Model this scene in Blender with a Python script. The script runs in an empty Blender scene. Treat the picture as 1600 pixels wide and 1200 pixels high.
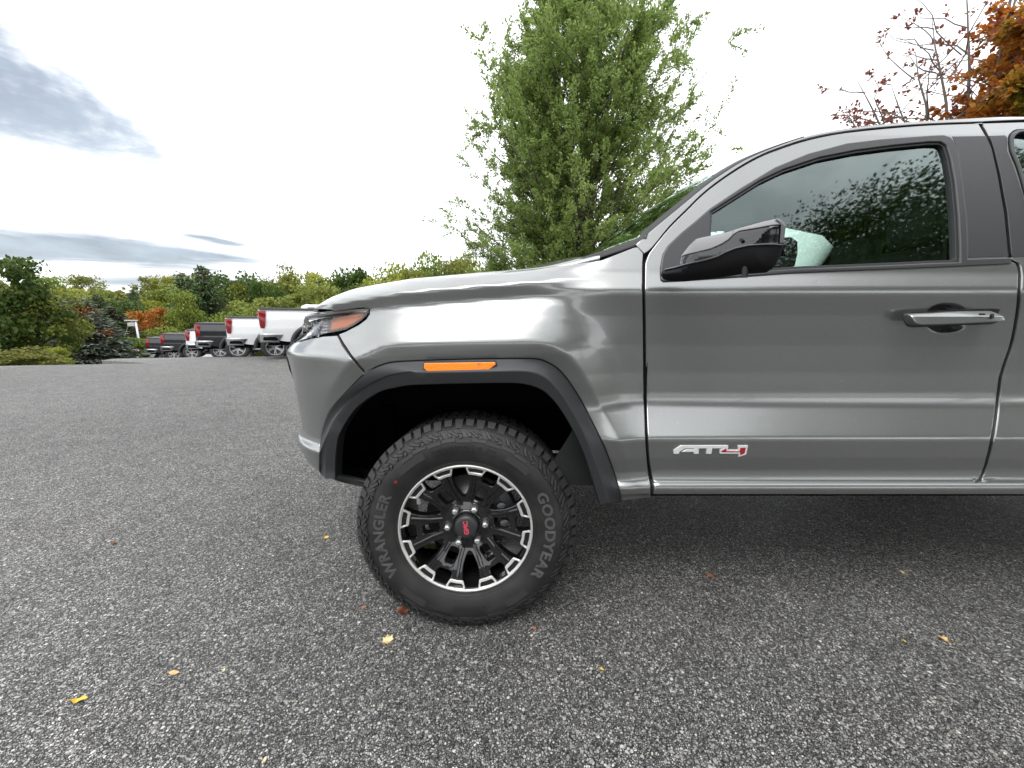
import bpy, math, random
import numpy as np
from mathutils import Vector, Matrix
from mathutils.geometry import delaunay_2d_cdt
random.seed(7); RNG = np.random.default_rng(7)
sc = bpy.context.scene; COL = sc.collection
R = math.radians
# ------------------------------------------------------------------ camera
CAM_H = 1.14; PITCH = R(10.0); FPX = 581.0
cd = bpy.data.cameras.new("camera"); cam = bpy.data.objects.new("camera", cd); COL.objects.link(cam)
cam.location = (0, 0, CAM_H); cam.rotation_euler = (R(90) - PITCH, 0, 0)
cd.sensor_width = 36; cd.lens = 36 * FPX / 1600; cd.clip_start = 0.02; cd.clip_end = 900
sc.camera = cam
# ------------------------------------------------------------------ world: overcast sky with a few blue-grey gaps
SUN_EL, SUN_AZ = R(60), R(195)          # azimuth clockwise from +Y: the bright part of the cloud is behind the viewer
w = bpy.data.worlds.new("World"); sc.world = w; w.use_nodes = True
nt = w.node_tree; N = nt.nodes; L = nt.links; N.clear()
def nd(nt, t, **k):
    n = nt.nodes.new(t)
    for a, b in k.items():
        if a.startswith('i_'):
            key = a[2:]; key = int(key) if key.isdigit() else key.replace('_', ' ')
            n.inputs[key].default_value = b
        else: setattr(n, a, b)
    return n
def math_n(nt, op, a, b=None, c=None, clamp=False):
    n = nt.nodes.new('ShaderNodeMath'); n.operation = op; n.use_clamp = clamp
    for i, v in enumerate((a, b, c)):
        if v is None: continue
        if isinstance(v, (int, float)): n.inputs[i].default_value = v
        else: nt.links.new(v, n.inputs[i])
    return n.outputs[0]
def mixc(nt, f, a, b, blend='MIX'):
    n = nt.nodes.new('ShaderNodeMix'); n.data_type = 'RGBA'; n.blend_type = blend; n.clamp_factor = True
    for i, v in ((0, f), (6, a), (7, b)):
        if isinstance(v, (int, float)): n.inputs[i].default_value = v
        elif isinstance(v, tuple): n.inputs[i].default_value = v if len(v) == 4 else (*v, 1)
        else: nt.links.new(v, n.inputs[i])
    return n.outputs[2]
def smooth(nt, v, lo, hi):
    n = nt.nodes.new('ShaderNodeMapRange'); n.interpolation_type = 'SMOOTHSTEP'
    nt.links.new(v, n.inputs[0]); n.inputs[1].default_value = lo; n.inputs[2].default_value = hi
    return n.outputs[0]
tc = nd(nt, 'ShaderNodeTexCoord'); sep = nd(nt, 'ShaderNodeSeparateXYZ'); L.new(tc.outputs['Generated'], sep.inputs[0])
sx, sy, sz = sep.outputs
az = math_n(nt, 'ARCTAN2', sx, sy); el = math_n(nt, 'ARCSINE', sz)
def comb(nt, x, y, z=0.0):
    n = nt.nodes.new('ShaderNodeCombineXYZ')
    for i, v in enumerate((x, y, z)):
        if isinstance(v, (int, float)): n.inputs[i].default_value = v
        else: nt.links.new(v, n.inputs[i])
    return n.outputs[0]
def noise(nt, vec, scale, detail=4, rough=.55, dist=0.0, out=0):
    n = nt.nodes.new('ShaderNodeTexNoise'); n.inputs['Scale'].default_value = scale
    n.inputs['Detail'].default_value = detail; n.inputs['Roughness'].default_value = rough
    n.inputs['Distortion'].default_value = dist
    if vec is not None: nt.links.new(vec, n.inputs['Vector'])
    return n.outputs[out]
warp = noise(nt, tc.outputs['Generated'], 3.0, 5, .6)
wv = math_n(nt, 'SUBTRACT', warp, .5)
# high broken cloud patch on the left
a1 = math_n(nt, 'ADD', az, math_n(nt, 'MULTIPLY', wv, .9)); e1 = math_n(nt, 'ADD', el, math_n(nt, 'MULTIPLY', wv, .35))
pl = comb(nt, math_n(nt, 'MULTIPLY', a1, 1.0), math_n(nt, 'MULTIPLY', e1, 3.2))
n1 = noise(nt, pl, 2.2, 6, .62, .3)
# elliptical weights (radians)
def ell(az0, el0, ra, re, slope=0.0):
    da = math_n(nt, 'SUBTRACT', a1, az0); de = math_n(nt, 'SUBTRACT', math_n(nt, 'SUBTRACT', e1, el0), math_n(nt, 'MULTIPLY', da, slope))
    q = math_n(nt, 'ADD', math_n(nt, 'POWER', math_n(nt, 'ABSOLUTE', math_n(nt, 'DIVIDE', da, ra)), 2.0),
               math_n(nt, 'POWER', math_n(nt, 'ABSOLUTE', math_n(nt, 'DIVIDE', de, re)), 2.0))
    return math_n(nt, 'SUBTRACT', 1.0, math_n(nt, 'SQRT', q), clamp=True)
p1 = ell(R(-56), R(20.5), R(24), R(9.0), -.22)
soft = noise(nt, comb(nt, math_n(nt, 'MULTIPLY', az, 2.2), math_n(nt, 'MULTIPLY', el, 6.0)), 2.6, 7, .62, .25)
patch = smooth(nt, math_n(nt, 'ADD', p1, math_n(nt, 'MULTIPLY', math_n(nt, 'SUBTRACT', soft, .5), 1.7)), -.12, .72)
patch = math_n(nt, 'MULTIPLY', patch, smooth(nt, p1, 0.0, .30))
# low streaks of blue-grey just over the horizon
e2_ = math_n(nt, 'ADD', el, math_n(nt, 'MULTIPLY', wv, .03))
st = comb(nt, math_n(nt, 'MULTIPLY', az, 2.0), math_n(nt, 'MULTIPLY', e2_, 26.0))
n2 = noise(nt, st, 1.1, 6, .62, .5)
def ell2(az0, el0, ra, re, slope):
    da = math_n(nt, 'SUBTRACT', az, az0); de = math_n(nt, 'SUBTRACT', math_n(nt, 'SUBTRACT', e2_, el0), math_n(nt, 'MULTIPLY', da, slope))
    q = math_n(nt, 'ADD', math_n(nt, 'POWER', math_n(nt, 'ABSOLUTE', math_n(nt, 'DIVIDE', da, ra)), 2.0), math_n(nt, 'POWER', math_n(nt, 'ABSOLUTE', math_n(nt, 'DIVIDE', de, re)), 2.0))
    return math_n(nt, 'SUBTRACT', 1.0, math_n(nt, 'SQRT', q), clamp=True)
p2 = math_n(nt, 'MAXIMUM', ell2(R(-50), R(6.6), R(34), R(3.0), .02), ell2(R(-37), R(8.8), R(8), R(1.3), -.1))
p2 = math_n(nt, 'MAXIMUM', p2, ell2(R(-40), R(4.0), R(20), R(1.7), 0.0))
p2 = math_n(nt, 'MAXIMUM', p2, ell2(R(-120), R(9), R(40), R(3.0), 0.0))
streak = math_n(nt, 'MULTIPLY', smooth(nt, math_n(nt, 'ADD', p2, math_n(nt, 'MULTIPLY', math_n(nt, 'SUBTRACT', n2, .5), 2.0)), .0, .85), smooth(nt, p2, 0.0, .22))
dark = math_n(nt, 'MAXIMUM', patch, streak)
sky = nd(nt, 'ShaderNodeTexSky', sky_type='NISHITA', sun_disc=False, sun_elevation=SUN_EL, sun_rotation=SUN_AZ, air_density=1.2, dust_density=2.0)
hsv = nd(nt, 'ShaderNodeHueSaturation'); hsv.inputs['Saturation'].default_value = .75; hsv.inputs['Value'].default_value = 1.0
L.new(sky.outputs[0], hsv.inputs['Color'])
SKY_S = 0.10
n3 = noise(nt, comb(nt, a1, math_n(nt, 'MULTIPLY', e1, 2.0)), 1.6, 4, .55)
cloud_white = mixc(nt, smooth(nt, n3, .30, .72), (12.0, 12.3, 12.8), (18.5, 18.6, 18.8))
veil = smooth(nt, noise(nt, comb(nt, math_n(nt, 'MULTIPLY', az, 1.3), math_n(nt, 'MULTIPLY', e1, 4.5)), 1.7, 6, .6, .3), .52, .80)
cloud_white = mixc(nt, math_n(nt, 'MULTIPLY', veil, .55), cloud_white, (6.1, 6.25, 6.5))   # x SKY_S
cloud_grey = mixc(nt, smooth(nt, soft, .3, .7), (1.5, 1.95, 2.65), (3.5, 4.25, 5.1))
cg = mixc(nt, .25, cloud_grey, hsv.outputs[0])
clouds = mixc(nt, math_n(nt, 'MULTIPLY', dark, .93), cloud_white, cg)
allc = mixc(nt, .93, hsv.outputs[0], clouds)
# below the horizon: dull ground light
allc = mixc(nt, smooth(nt, sz, -.06, -.01), (1.6, 1.6, 1.5), allc)
bg = nd(nt, 'ShaderNodeBackground'); bg.inputs[1].default_value = SKY_S; L.new(allc, bg.inputs[0])
L.new(bg.outputs[0], nd(nt, 'ShaderNodeOutputWorld').inputs[0])
sd = bpy.data.lights.new("sun", 'SUN'); sd.energy = 1.4; sd.angle = R(32); sd.color = (1, .97, .93)
so = bpy.data.objects.new("sun", sd); COL.objects.link(so)
sdir = Vector((math.sin(SUN_AZ) * math.cos(SUN_EL), math.cos(SUN_AZ) * math.cos(SUN_EL), math.sin(SUN_EL)))
so.rotation_euler = sdir.to_track_quat('Z', 'Y').to_euler(); so.location = (0, -5, 12)
sc.view_settings.view_transform = 'Standard'; sc.view_settings.look = 'None'
sc.view_settings.exposure = 0.58; sc.view_settings.gamma = 1.0
sc.render.engine = 'CYCLES'
sc.cycles.max_bounces = 6; sc.cycles.transparent_max_bounces = 12; sc.cycles.glossy_bounces = 4; sc.cycles.diffuse_bounces = 3
sc.cycles.caustics_reflective = False; sc.cycles.caustics_refractive = False
# ------------------------------------------------------------------ materials
def mat(name, col=(.5, .5, .5), rough=.5, metal=0.0, coat=0.0, spec=.5, emit=None):
    m = bpy.data.materials.new(name); m.use_nodes = True
    p = m.node_tree.nodes['Principled BSDF']
    p.inputs['Base Color'].default_value = (*col, 1); p.inputs['Roughness'].default_value = rough
    p.inputs['Metallic'].default_value = metal; p.inputs['Coat Weight'].default_value = coat
    p.inputs['Coat Roughness'].default_value = .03; p.inputs['Specular IOR Level'].default_value = spec
    return m
def P(m): return m.node_tree.nodes['Principled BSDF']
def bump(m, h, strength=.3, dist=.002):
    b = m.node_tree.nodes.new('ShaderNodeBump'); b.inputs['Strength'].default_value = strength; b.inputs['Distance'].default_value = dist
    m.node_tree.links.new(h, b.inputs['Height']); m.node_tree.links.new(b.outputs[0], P(m).inputs['Normal']); return b
def objco(m): return nd(m.node_tree, 'ShaderNodeTexCoord').outputs['Object']
def vor(nt, vec, scale, feat='F1', out='Distance', rnd=1.0):
    n = nt.nodes.new('ShaderNodeTexVoronoi'); n.feature = feat; n.inputs['Scale'].default_value = scale; n.inputs['Randomness'].default_value = rnd
    if vec is not None: nt.links.new(vec, n.inputs['Vector'])
    return n.outputs[out]
M = {}
# metallic grey paint with flake, dust specks and faint orange peel
m = M['paint'] = mat('grey_metallic_paint', (.215, .228, .225), .36, .76, 1.0)
t = m.node_tree; oc = objco(m)
flake = vor(t, oc, 900.0, out='Color'); fs = nd(t, 'ShaderNodeSeparateColor'); t.links.new(flake, fs.inputs[0])
base = mixc(t, fs.outputs[0], (.225, .234, .231), (.268, .276, .272))
dustn = noise(t, oc, 260.0, 2, .7)
mp = nd(t, 'ShaderNodeMapping'); mp.inputs['Scale'].default_value = (.45, 1, 1.3); t.links.new(oc, mp.inputs[0])
speck = math_n(t, 'MULTIPLY', smooth(t, vor(t, mp.outputs[0], 62.0), .12, .05), smooth(t, noise(t, oc, 14.0, 3, .6), .60, .66))
film = smooth(t, noise(t, oc, 3.0, 5, .6), .35, .8)
base = mixc(t, math_n(t, 'MULTIPLY', film, .05), base, (.42, .42, .40))
base = mixc(t, math_n(t, 'MULTIPLY', speck, .55), base, (.62, .62, .58))
t.links.new(base, P(m).inputs['Base Color'])
t.links.new(math_n(t, 'ADD', math_n(t, 'MULTIPLY', dustn, .015), math_n(t, 'ADD', .29, math_n(t, 'MULTIPLY', film, .02))), P(m).inputs['Roughness'])
t.links.new(math_n(t, 'SUBTRACT', .8, math_n(t, 'MULTIPLY', speck, .6)), P(m).inputs['Coat Weight'])
cb = nd(t, 'ShaderNodeBump'); cb.inputs['Strength'].default_value = .025; cb.inputs['Distance'].default_value = .001
t.links.new(noise(t, oc, 210.0, 2, .5), cb.inputs['Height']); t.links.new(cb.outputs[0], P(m).inputs['Coat Normal'])
# satin black moulded plastic
m = M['plastic'] = mat('black_grained_plastic', (.022, .023, .025), .42, 0, 0, .5)
t = m.node_tree; oc = objco(m); bump(m, vor(t, oc, 700.0), .25, .0006)
t.links.new(math_n(t, 'ADD', .36, math_n(t, 'MULTIPLY', noise(t, oc, 6.0, 4), .16)), P(m).inputs['Roughness'])
M['satin'] = mat('satin_black_trim', (.026, .027, .029), .38)
M['gloss'] = mat('gloss_black', (.006, .006, .007), .07, 0, .6)
M['rubber_seal'] = mat('rubber_seal', (.012, .012, .013), .55)
M['void'] = mat('black_cavity_lining', (.004, .004, .004), .9, 0, 0, .1)
M['grey_plastic'] = mat('grey_satin_plastic', (.10, .105, .11), .4)
M['facet'] = mat('sky_sheen_facet', (.15, .148, .152), .4, 0, .2)  # grey base stands in for sky mirrored in the gloss-black cap
M['mirror_low'] = mat('smooth_black_plastic', (.004, .004, .005), .55, 0, 0, .2)
m = M['tyre'] = mat('tyre_rubber', (.020, .020, .021), .50, 0, 0, .5)
t = m.node_tree; oc = objco(m); nn = noise(t, oc, 9.0, 5, .6)
t.links.new(mixc(t, smooth(t, nn, .35, .75), (.009, .009, .010), (.024, .023, .022)), P(m).inputs['Base Color'])
t.links.new(math_n(t, 'ADD', .36, math_n(t, 'MULTIPLY', nn, .3)), P(m).inputs['Roughness'])
bump(m, noise(t, oc, 500.0, 2), .15, .0004)
M['tyre_letter'] = mat('raised_tyre_lettering', (.062, .063, .065), .5)
M['tread'] = mat('tread_rubber', (.025, .025, .026), .55)
M['alu'] = mat('machined_aluminium', (.66, .655, .64), .36, .6)
M['badge_silver'] = mat('sky_white_badge_chrome', (.82, .82, .83), .3, .25)  # whitish low-metal base stands in for chrome mirroring the sky
M['chrome'] = mat('bright_chrome', (.85, .86, .87), .12, 1.0)
M['lug'] = mat('lug_nut_steel', (.62, .63, .64), .33, .9)
M['disc'] = mat('brake_disc_steel', (.30, .30, .30), .45, .8)
M['caliper'] = mat('caliper_grey', (.10, .10, .105), .5, .3)
M['red_badge'] = mat('red_badge_enamel', (.36, .012, .025), .25, 0, .5)
M['pink_red'] = mat('centre_cap_red', (.50, .06, .09), .4)
m = M['amber'] = mat('amber_lens', (.95, .22, .015), .18, 0, .5)
t = m.node_tree; oc = objco(m); bump(m, vor(t, oc, 180.0), .5, .001)
m = M['amber_dark'] = mat('amber_lens_dark', (.62, .15, .02), .15, 0, .6)
M['headliner'] = mat('cabin_cloth_grey', (.10, .105, .10), .9)
M['cabin'] = mat('cabin_black', (.012, .013, .013), .7)
M['seat_mat'] = mat('seat_black', (.040, .042, .045), .6)
def glass(name, tint, refl=1.0, gl=(1, 1, 1)):
    m = bpy.data.materials.new(name); m.use_nodes = True; t = m.node_tree; t.nodes.clear()
    tr = nd(t, 'ShaderNodeBsdfTransparent'); tr.inputs[0].default_value = (*tint, 1)
    gb = nd(t, 'ShaderNodeBsdfGlossy'); gb.inputs[0].default_value = (*gl, 1); gb.inputs['Roughness'].default_value = .022
    fr = nd(t, 'ShaderNodeFresnel'); fr.inputs[0].default_value = 1.52
    f = math_n(t, 'MULTIPLY', fr.outputs[0], 2.0 * refl, clamp=True)
    mx = nd(t, 'ShaderNodeMixShader'); t.links.new(f, mx.inputs[0]); t.links.new(tr.outputs[0], mx.inputs[1]); t.links.new(gb.outputs[0], mx.inputs[2])
    t.links.new(mx.outputs[0], nd(t, 'ShaderNodeOutputMaterial').inputs[0]); return m
M['glass'] = glass('green_tinted_glass', (.66, .79, .73), 1.15, (.80, .95, .92))
M['clear'] = glass('clear_lens', (.93, .94, .95), .55)
M['dark_glass'] = glass('privacy_glass', (.12, .14, .14), 1.2)
def leafmat(name, c1, c2, c3=None, trans=.35):
    m = bpy.data.materials.new(name); m.use_nodes = True; t = m.node_tree; p = P(m)
    g = nd(t, 'ShaderNodeNewGeometry'); oi = nd(t, 'ShaderNodeObjectInfo')
    rnd = g.outputs['Random Per Island']
    tc = nd(t, 'ShaderNodeTexCoord'); n = noise(t, tc.outputs['Object'], .55, 3, .6)
    f = math_n(t, 'ADD', math_n(t, 'MULTIPLY', rnd, .55), math_n(t, 'MULTIPLY', smooth(t, n, .3, .7), .5))
    c = mixc(t, f, c1, c2)
    if c3: c = mixc(t, math_n(t, 'MULTIPLY', smooth(t, n, .5, .72), .8), c, c3)
    v = math_n(t, 'ADD', .78, math_n(t, 'MULTIPLY', oi.outputs['Random'], .45))
    h = nd(t, 'ShaderNodeHueSaturation'); t.links.new(c, h.inputs['Color']); t.links.new(v, h.inputs['Value'])
    t.links.new(math_n(t, 'ADD', .485, math_n(t, 'MULTIPLY', oi.outputs['Random'], .03)), h.inputs['Hue'])
    t.links.new(h.outputs[0], p.inputs['Base Color']); p.inputs['Roughness'].default_value = .55; p.inputs['Specular IOR Level'].default_value = .25
    tl = nd(t, 'ShaderNodeBsdfTranslucent'); t.links.new(h.outputs[0], tl.inputs[0])
    mx = nd(t, 'ShaderNodeMixShader'); mx.inputs[0].default_value = trans
    o = t.nodes['Material Output']; t.links.new(p.outputs[0], mx.inputs[1]); t.links.new(tl.outputs[0], mx.inputs[2]); t.links.new(mx.outputs[0], o.inputs[0])
    return m
M['leaf_elm'] = leafmat('elm_leaves', (.14, .20, .050), (.31, .38, .12), None, .55)
M['leaf_green'] = leafmat('green_leaves', (.085, .125, .022), (.25, .30, .050))
M['leaf_dark'] = leafmat('dark_green_leaves', (.030, .062, .015), (.095, .145, .026))
M['leaf_yellow'] = leafmat('yellow_green_leaves', (.17, .20, .030), (.36, .36, .055), (.44, .34, .055))
M['leaf_olive'] = leafmat('olive_leaves', (.12, .145, .032), (.26, .28, .060), (.22, .17, .05))
M['leaf_orange'] = leafmat('orange_leaves', (.30, .11, .02), (.50, .22, .035), (.16, .20, .03))
M['leaf_maple'] = leafmat('autumn_maple_leaves', (.30, .09, .02), (.55, .22, .03), (.13, .18, .025), .45)
M['leaf_red'] = leafmat('red_brown_leaves', (.24, .08, .05), (.42, .17, .09), (.16, .18, .07))
M['leaf_spruce'] = leafmat('blue_spruce_needles', (.085, .115, .080), (.20, .24, .19), None, .12)
M['leaf_conifer'] = leafmat('conifer_needles', (.035, .070, .025), (.085, .13, .040), None, .12)
M['leaf_rust'] = leafmat('dead_rusty_needles', (.24, .09, .03), (.40, .15, .05), None, .12)
m = M['bark'] = mat('bark', (.075, .060, .045), .9)
t = m.node_tree; oc = objco(m); mp = nd(t, 'ShaderNodeMapping'); mp.inputs['Scale'].default_value = (9, 9, 2); t.links.new(oc, mp.inputs[0])
bn = noise(t, mp.outputs[0], 3.0, 6, .65); t.links.new(mixc(t, bn, (.035, .028, .022), (.16, .13, .105)), P(m).inputs['Base Color']); bump(m, bn, .6, .02)
m = M['bark_grey'] = mat('grey_bark', (.16, .15, .14), .9)
# aged asphalt: exposed aggregate in dark binder, gaps blackened to paint in relief shade
m = M['asphalt'] = mat('aged_asphalt', (.12, .12, .12), .8)
t = m.node_tree; oc = objco(m)
wn = noise(t, oc, 60.0, 3, .6, out=1); sb = nd(t, 'ShaderNodeVectorMath', operation='SUBTRACT'); t.links.new(wn, sb.inputs[0]); sb.inputs[1].default_value = (.5, .5, .5)
sm = nd(t, 'ShaderNodeVectorMath', operation='SCALE'); t.links.new(sb.outputs[0], sm.inputs[0]); sm.inputs['Scale'].default_value = .006
ad = nd(t, 'ShaderNodeVectorMath', operation='ADD'); t.links.new(oc, ad.inputs[0]); t.links.new(sm.outputs[0], ad.inputs[1]); wv2 = ad.outputs[0]
def stones(scale):
    d = vor(t, wv2, scale); c = vor(t, wv2, scale, out='Color'); s = nd(t, 'ShaderNodeSeparateColor'); t.links.new(c, s.inputs[0]); return d, s.outputs
dA, cA = stones(160.0); dB, cB = stones(330.0); dC, cC = stones(84.0)
eA = vor(t, wv2, 160.0, 'DISTANCE_TO_EDGE'); eB = vor(t, wv2, 330.0, 'DISTANCE_TO_EDGE')
def ramp(v, pts):
    r = nd(t, 'ShaderNodeValToRGB'); e = r.color_ramp.elements
    while len(e) < len(pts): e.new(.5)
    for k, (p_, c_) in enumerate(pts): e[k].position = p_; e[k].color = (*c_, 1)
    t.links.new(v, r.inputs[0]); return r.outputs[0]
stcol = [(0, (.060, .060, .058)), (.18, (.15, .15, .146)), (.42, (.28, .278, .27)), (.75, (.42, .415, .39)), (.94, (.57, .555, .52)), (1, (.72, .70, .65))]
colA = ramp(cA[0], stcol); colB = ramp(cB[0], stcol); colC = ramp(cC[0], stcol)
gapA = smooth(t, eA, .035, .15); gapB = smooth(t, eB, .02, .14); gapC = smooth(t, dC, .46, .40)
fine = mixc(t, gapB, (.014, .014, .014), colB); fine = mixc(t, .35, fine, (.030, .030, .030))
isst = smooth(t, cA[1], .30, .38)
c = mixc(t, isst, fine, mixc(t, .15, colA, fine))
c = mixc(t, gapA, (.010, .010, .010), c)
bigm = math_n(t, 'MULTIPLY', gapC, smooth(t, cC[1], .86, .88))
c = mixc(t, bigm, c, colC)
tint = mixc(t, cA[2], (1.0, .985, .96), (.965, .99, 1.02)); c = mixc(t, 1.0, c, tint, 'MULTIPLY')
warmn = smooth(t, noise(t, oc, .9, 4, .6), .5, .75); c = mixc(t, math_n(t, 'MULTIPLY', warmn, .25), c, mixc(t, 1.0, c, (1.12, 1.0, .90), 'MULTIPLY'))
big = noise(t, oc, .35, 5, .6); mid = noise(t, oc, 5.0, 4, .65)
lum = math_n(t, 'ADD', math_n(t, 'MULTIPLY', big, .9), math_n(t, 'MULTIPLY', mid, 1.0))
lum = math_n(t, 'MULTIPLY', math_n(t, 'ADD', lum, .15), 1.38)
lc = nd(t, 'ShaderNodeCombineColor'); [t.links.new(lum, lc.inputs[i]) for i in range(3)]
c = mixc(t, 1.0, c, lc.outputs[0], 'MULTIPLY')
mp = nd(t, 'ShaderNodeMapping'); mp.inputs['Scale'].default_value = (.25, 1.6, 1); mp.inputs['Rotation'].default_value = (0, 0, .15); t.links.new(oc, mp.inputs[0])
seam = smooth(t, noise(t, mp.outputs[0], 1.1, 6, .7), .60, .68); c = mixc(t, math_n(t, 'MULTIPLY', seam, .22), c, (.06, .06, .065))
t.links.new(c, P(m).inputs['Base Color'])
hh = math_n(t, 'ADD', math_n(t, 'MULTIPLY', gapA, math_n(t, 'ADD', .25, cA[1])), math_n(t, 'MULTIPLY', gapB, .45)); hh = math_n(t, 'ADD', hh, math_n(t, 'MULTIPLY', bigm, .6))
bump(m, hh, 1.0, .0068)
t.links.new(math_n(t, 'ADD', .5, math_n(t, 'MULTIPLY', cA[2], .35)), P(m).inputs['Roughness'])
m = M['earth'] = mat('rough_grass_and_leaf_litter', (.06, .07, .03), .95)
t = m.node_tree; oc = objco(m); c = mixc(t, smooth(t, noise(t, oc, .6, 5), .35, .7), (.040, .060, .018), (.10, .095, .045)); c = mixc(t, smooth(t, noise(t, oc, 8.0, 5), .55, .75), c, (.14, .09, .04))
t.links.new(c, P(m).inputs['Base Color']); bump(m, noise(t, oc, 6.0, 6, .7), 1.0, .1)
# ------------------------------------------------------------------ object helpers
ORG = {}
def setp(o, label=None, cat=None, group=None, kind=None):
    if label: o['label'] = label
    if cat: o['category'] = cat
    if group: o['group'] = group
    if kind: o['kind'] = kind
    return o
def empty(name, loc, label, cat, group=None, rz=0.0):
    o = bpy.data.objects.new(name, None); COL.objects.link(o); o.location = loc; o.rotation_euler = (0, 0, rz); o.empty_display_size = .3
    ORG[o.name] = np.zeros(3) if rz else np.array(loc, float)
    return setp(o, label, cat, group)
def mesh(name, V, F, mat_, smoothf=True, nrm=None, matidx=None):
    me = bpy.data.meshes.new(name); V = np.asarray(V, dtype=np.float32)
    if isinstance(F, np.ndarray):
        nf, k = F.shape
        me.vertices.add(len(V)); me.vertices.foreach_set('co', V.ravel())
        me.loops.add(nf * k); me.loops.foreach_set('vertex_index', F.astype(np.int32).ravel())
        me.polygons.add(nf); me.polygons.foreach_set('loop_start', (np.arange(nf) * k).astype(np.int32))
        me.polygons.foreach_set('loop_total', np.full(nf, k, np.int32)); me.update(calc_edges=True)
    else:
        me.from_pydata([tuple(map(float, v)) for v in V], [], [tuple(map(int, f)) for f in F]); me.update()
    me.polygons.foreach_set('use_smooth', np.full(len(me.polygons), bool(smoothf)))
    for mm in (mat_ if isinstance(mat_, (list, tuple)) else [mat_]): me.materials.append(mm)
    if matidx is not None: me.polygons.foreach_set('material_index', np.asarray(matidx, np.int32))
    if nrm is not None: me.normals_split_custom_set_from_vertices([tuple(map(float, n)) for n in nrm])
    return me
def mk(name, V, F, mat_, parent=None, smoothf=True, nrm=None, org=None, matidx=None):
    V = np.asarray(V, float)
    if parent is not None: base = ORG[parent.name]
    else: base = np.array(org if org is not None else (0, 0, 0), float)
    me = mesh(name, V - base, F, mat_, smoothf, nrm, matidx)
    o = bpy.data.objects.new(name, me); COL.objects.link(o)
    if parent is not None: o.parent = parent
    else: o.location = base
    ORG[o.name] = base
    return o
class MB:
    def __init__(s): s.V = []; s.F = []; s.n = 0
    def add(s, V, F):
        V = np.asarray(V, float); s.V.append(V); s.F += [tuple(int(i) + s.n for i in f) for f in F]; s.n += len(V); return s
    def box(s, lo, hi, bev=0.0):
        x0, y0, z0 = lo; x1, y1, z1 = hi
        if bev <= 0:
            V = [(x, y, z) for x in (x0, x1) for y in (y0, y1) for z in (z0, z1)]
            return s.add(V, [(0, 1, 3, 2), (4, 6, 7, 5), (0, 4, 5, 1), (2, 3, 7, 6), (0, 2, 6, 4), (1, 5, 7, 3)])
        b = bev; ring = lambda z, k: [(x0 + (b if k else 0) * 1 + b, y0 + (b if k else 0), z), (x1 - b - (b if k else 0), y0 + (b if k else 0), z), (x1 - (b if k else 0), y0 + b + (b if k else 0), z), (x1 - (b if k else 0), y1 - b - (b if k else 0), z),
                                      (x1 - b - (b if k else 0), y1 - (b if k else 0), z), (x0 + b + (b if k else 0), y1 - (b if k else 0), z), (x0 + (b if k else 0), y1 - b - (b if k else 0), z), (x0 + (b if k else 0), y0 + b + (b if k else 0), z)]
        rs = [ring(z0, 1), ring(z0 + b, 0), ring(z1 - b, 0), ring(z1, 1)]
        return s.loft(rs, True, True)
    def loft(s, rings, closed=True, caps=True):
        n = len(rings[0]); V = [p for r in rings for p in r]; F = []
        for i in range(len(rings) - 1):
            for j in range(n if closed else n - 1):
                a = i * n + j; b = i * n + (j + 1) % n; F.append((a, b, b + n, a + n))
        if caps: F.append(tuple(range(n))[::-1]); F.append(tuple(range((len(rings) - 1) * n, len(rings) * n)))
        return s.add(V, F)
    def tube(s, pts, rad, k=8, caps=True):
        pts = np.asarray(pts, float); rad = np.broadcast_to(rad, (len(pts),)); rings = []
        T = np.gradient(pts, axis=0); T /= np.linalg.norm(T, axis=1)[:, None] + 1e-9
        up = np.array([0, 0, 1.0]) if abs(T[0][2]) < .9 else np.array([1.0, 0, 0])
        for p, t_, r in zip(pts, T, rad):
            a = np.cross(up, t_); a /= np.linalg.norm(a) + 1e-9; b = np.cross(t_, a)
            rings.append([p + r * (math.cos(q) * a + math.sin(q) * b) for q in np.arange(k) * 2 * math.pi / k])
        return s.loft(rings, True, caps)
    def lathe(s, prof, axis_pt, n=64, axis='Y', a0=0, a1=2 * math.pi):
        # prof: list of (r, w) ; w along +axis
        full = abs(a1 - a0 - 2 * math.pi) < 1e-6; m_ = n if full else n + 1; V = []
        for i in range(m_):
            a = a0 + (a1 - a0) * i / n
            for r, w_ in prof:
                if axis == 'Y': V.append((axis_pt[0] + r * math.sin(a), axis_pt[1] + w_, axis_pt[2] + r * math.cos(a)))
                elif axis == 'Z': V.append((axis_pt[0] + r * math.sin(a), axis_pt[1] + r * math.cos(a), axis_pt[2] + w_))
                else: V.append((axis_pt[0] + w_, axis_pt[1] + r * math.sin(a), axis_pt[2] + r * math.cos(a)))
        k = len(prof); F = []
        for i in range(n):
            for j in range(k - 1):
                a = i * k + j; b = ((i + 1) % m_) * k + j; F.append((a, a + 1, b + 1, b))
        return s.add(V, F)
    def get(s): return np.concatenate(s.V), s.F
    def mk(s, name, mat_, parent=None, smoothf=False, org=None): V, F = s.get(); return mk(name, V, F, mat_, parent, smoothf, org=org)
def sharp(o, ang=35):
    o.data.polygons.foreach_set('use_smooth', np.ones(len(o.data.polygons), bool)); o.data.set_sharp_from_angle(angle=R(ang)); return o
def inpoly(pts, poly):
    x, y = pts[:, 0], pts[:, 1]; n = len(poly); ins = np.zeros(len(pts), bool); j = n - 1
    for i in range(n):
        xi, yi = poly[i]; xj, yj = poly[j]
        if yi != yj:
            c_ = ((yi > y) != (yj > y)) & (x < (xj - xi) * (y - yi) / (yj - yi) + xi); ins ^= c_
        j = i
    return ins
def area(poly): p = np.asarray(poly); q = np.roll(p, -1, 0); return .5 * np.sum(p[:, 0] * q[:, 1] - q[:, 0] * p[:, 1])
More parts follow.
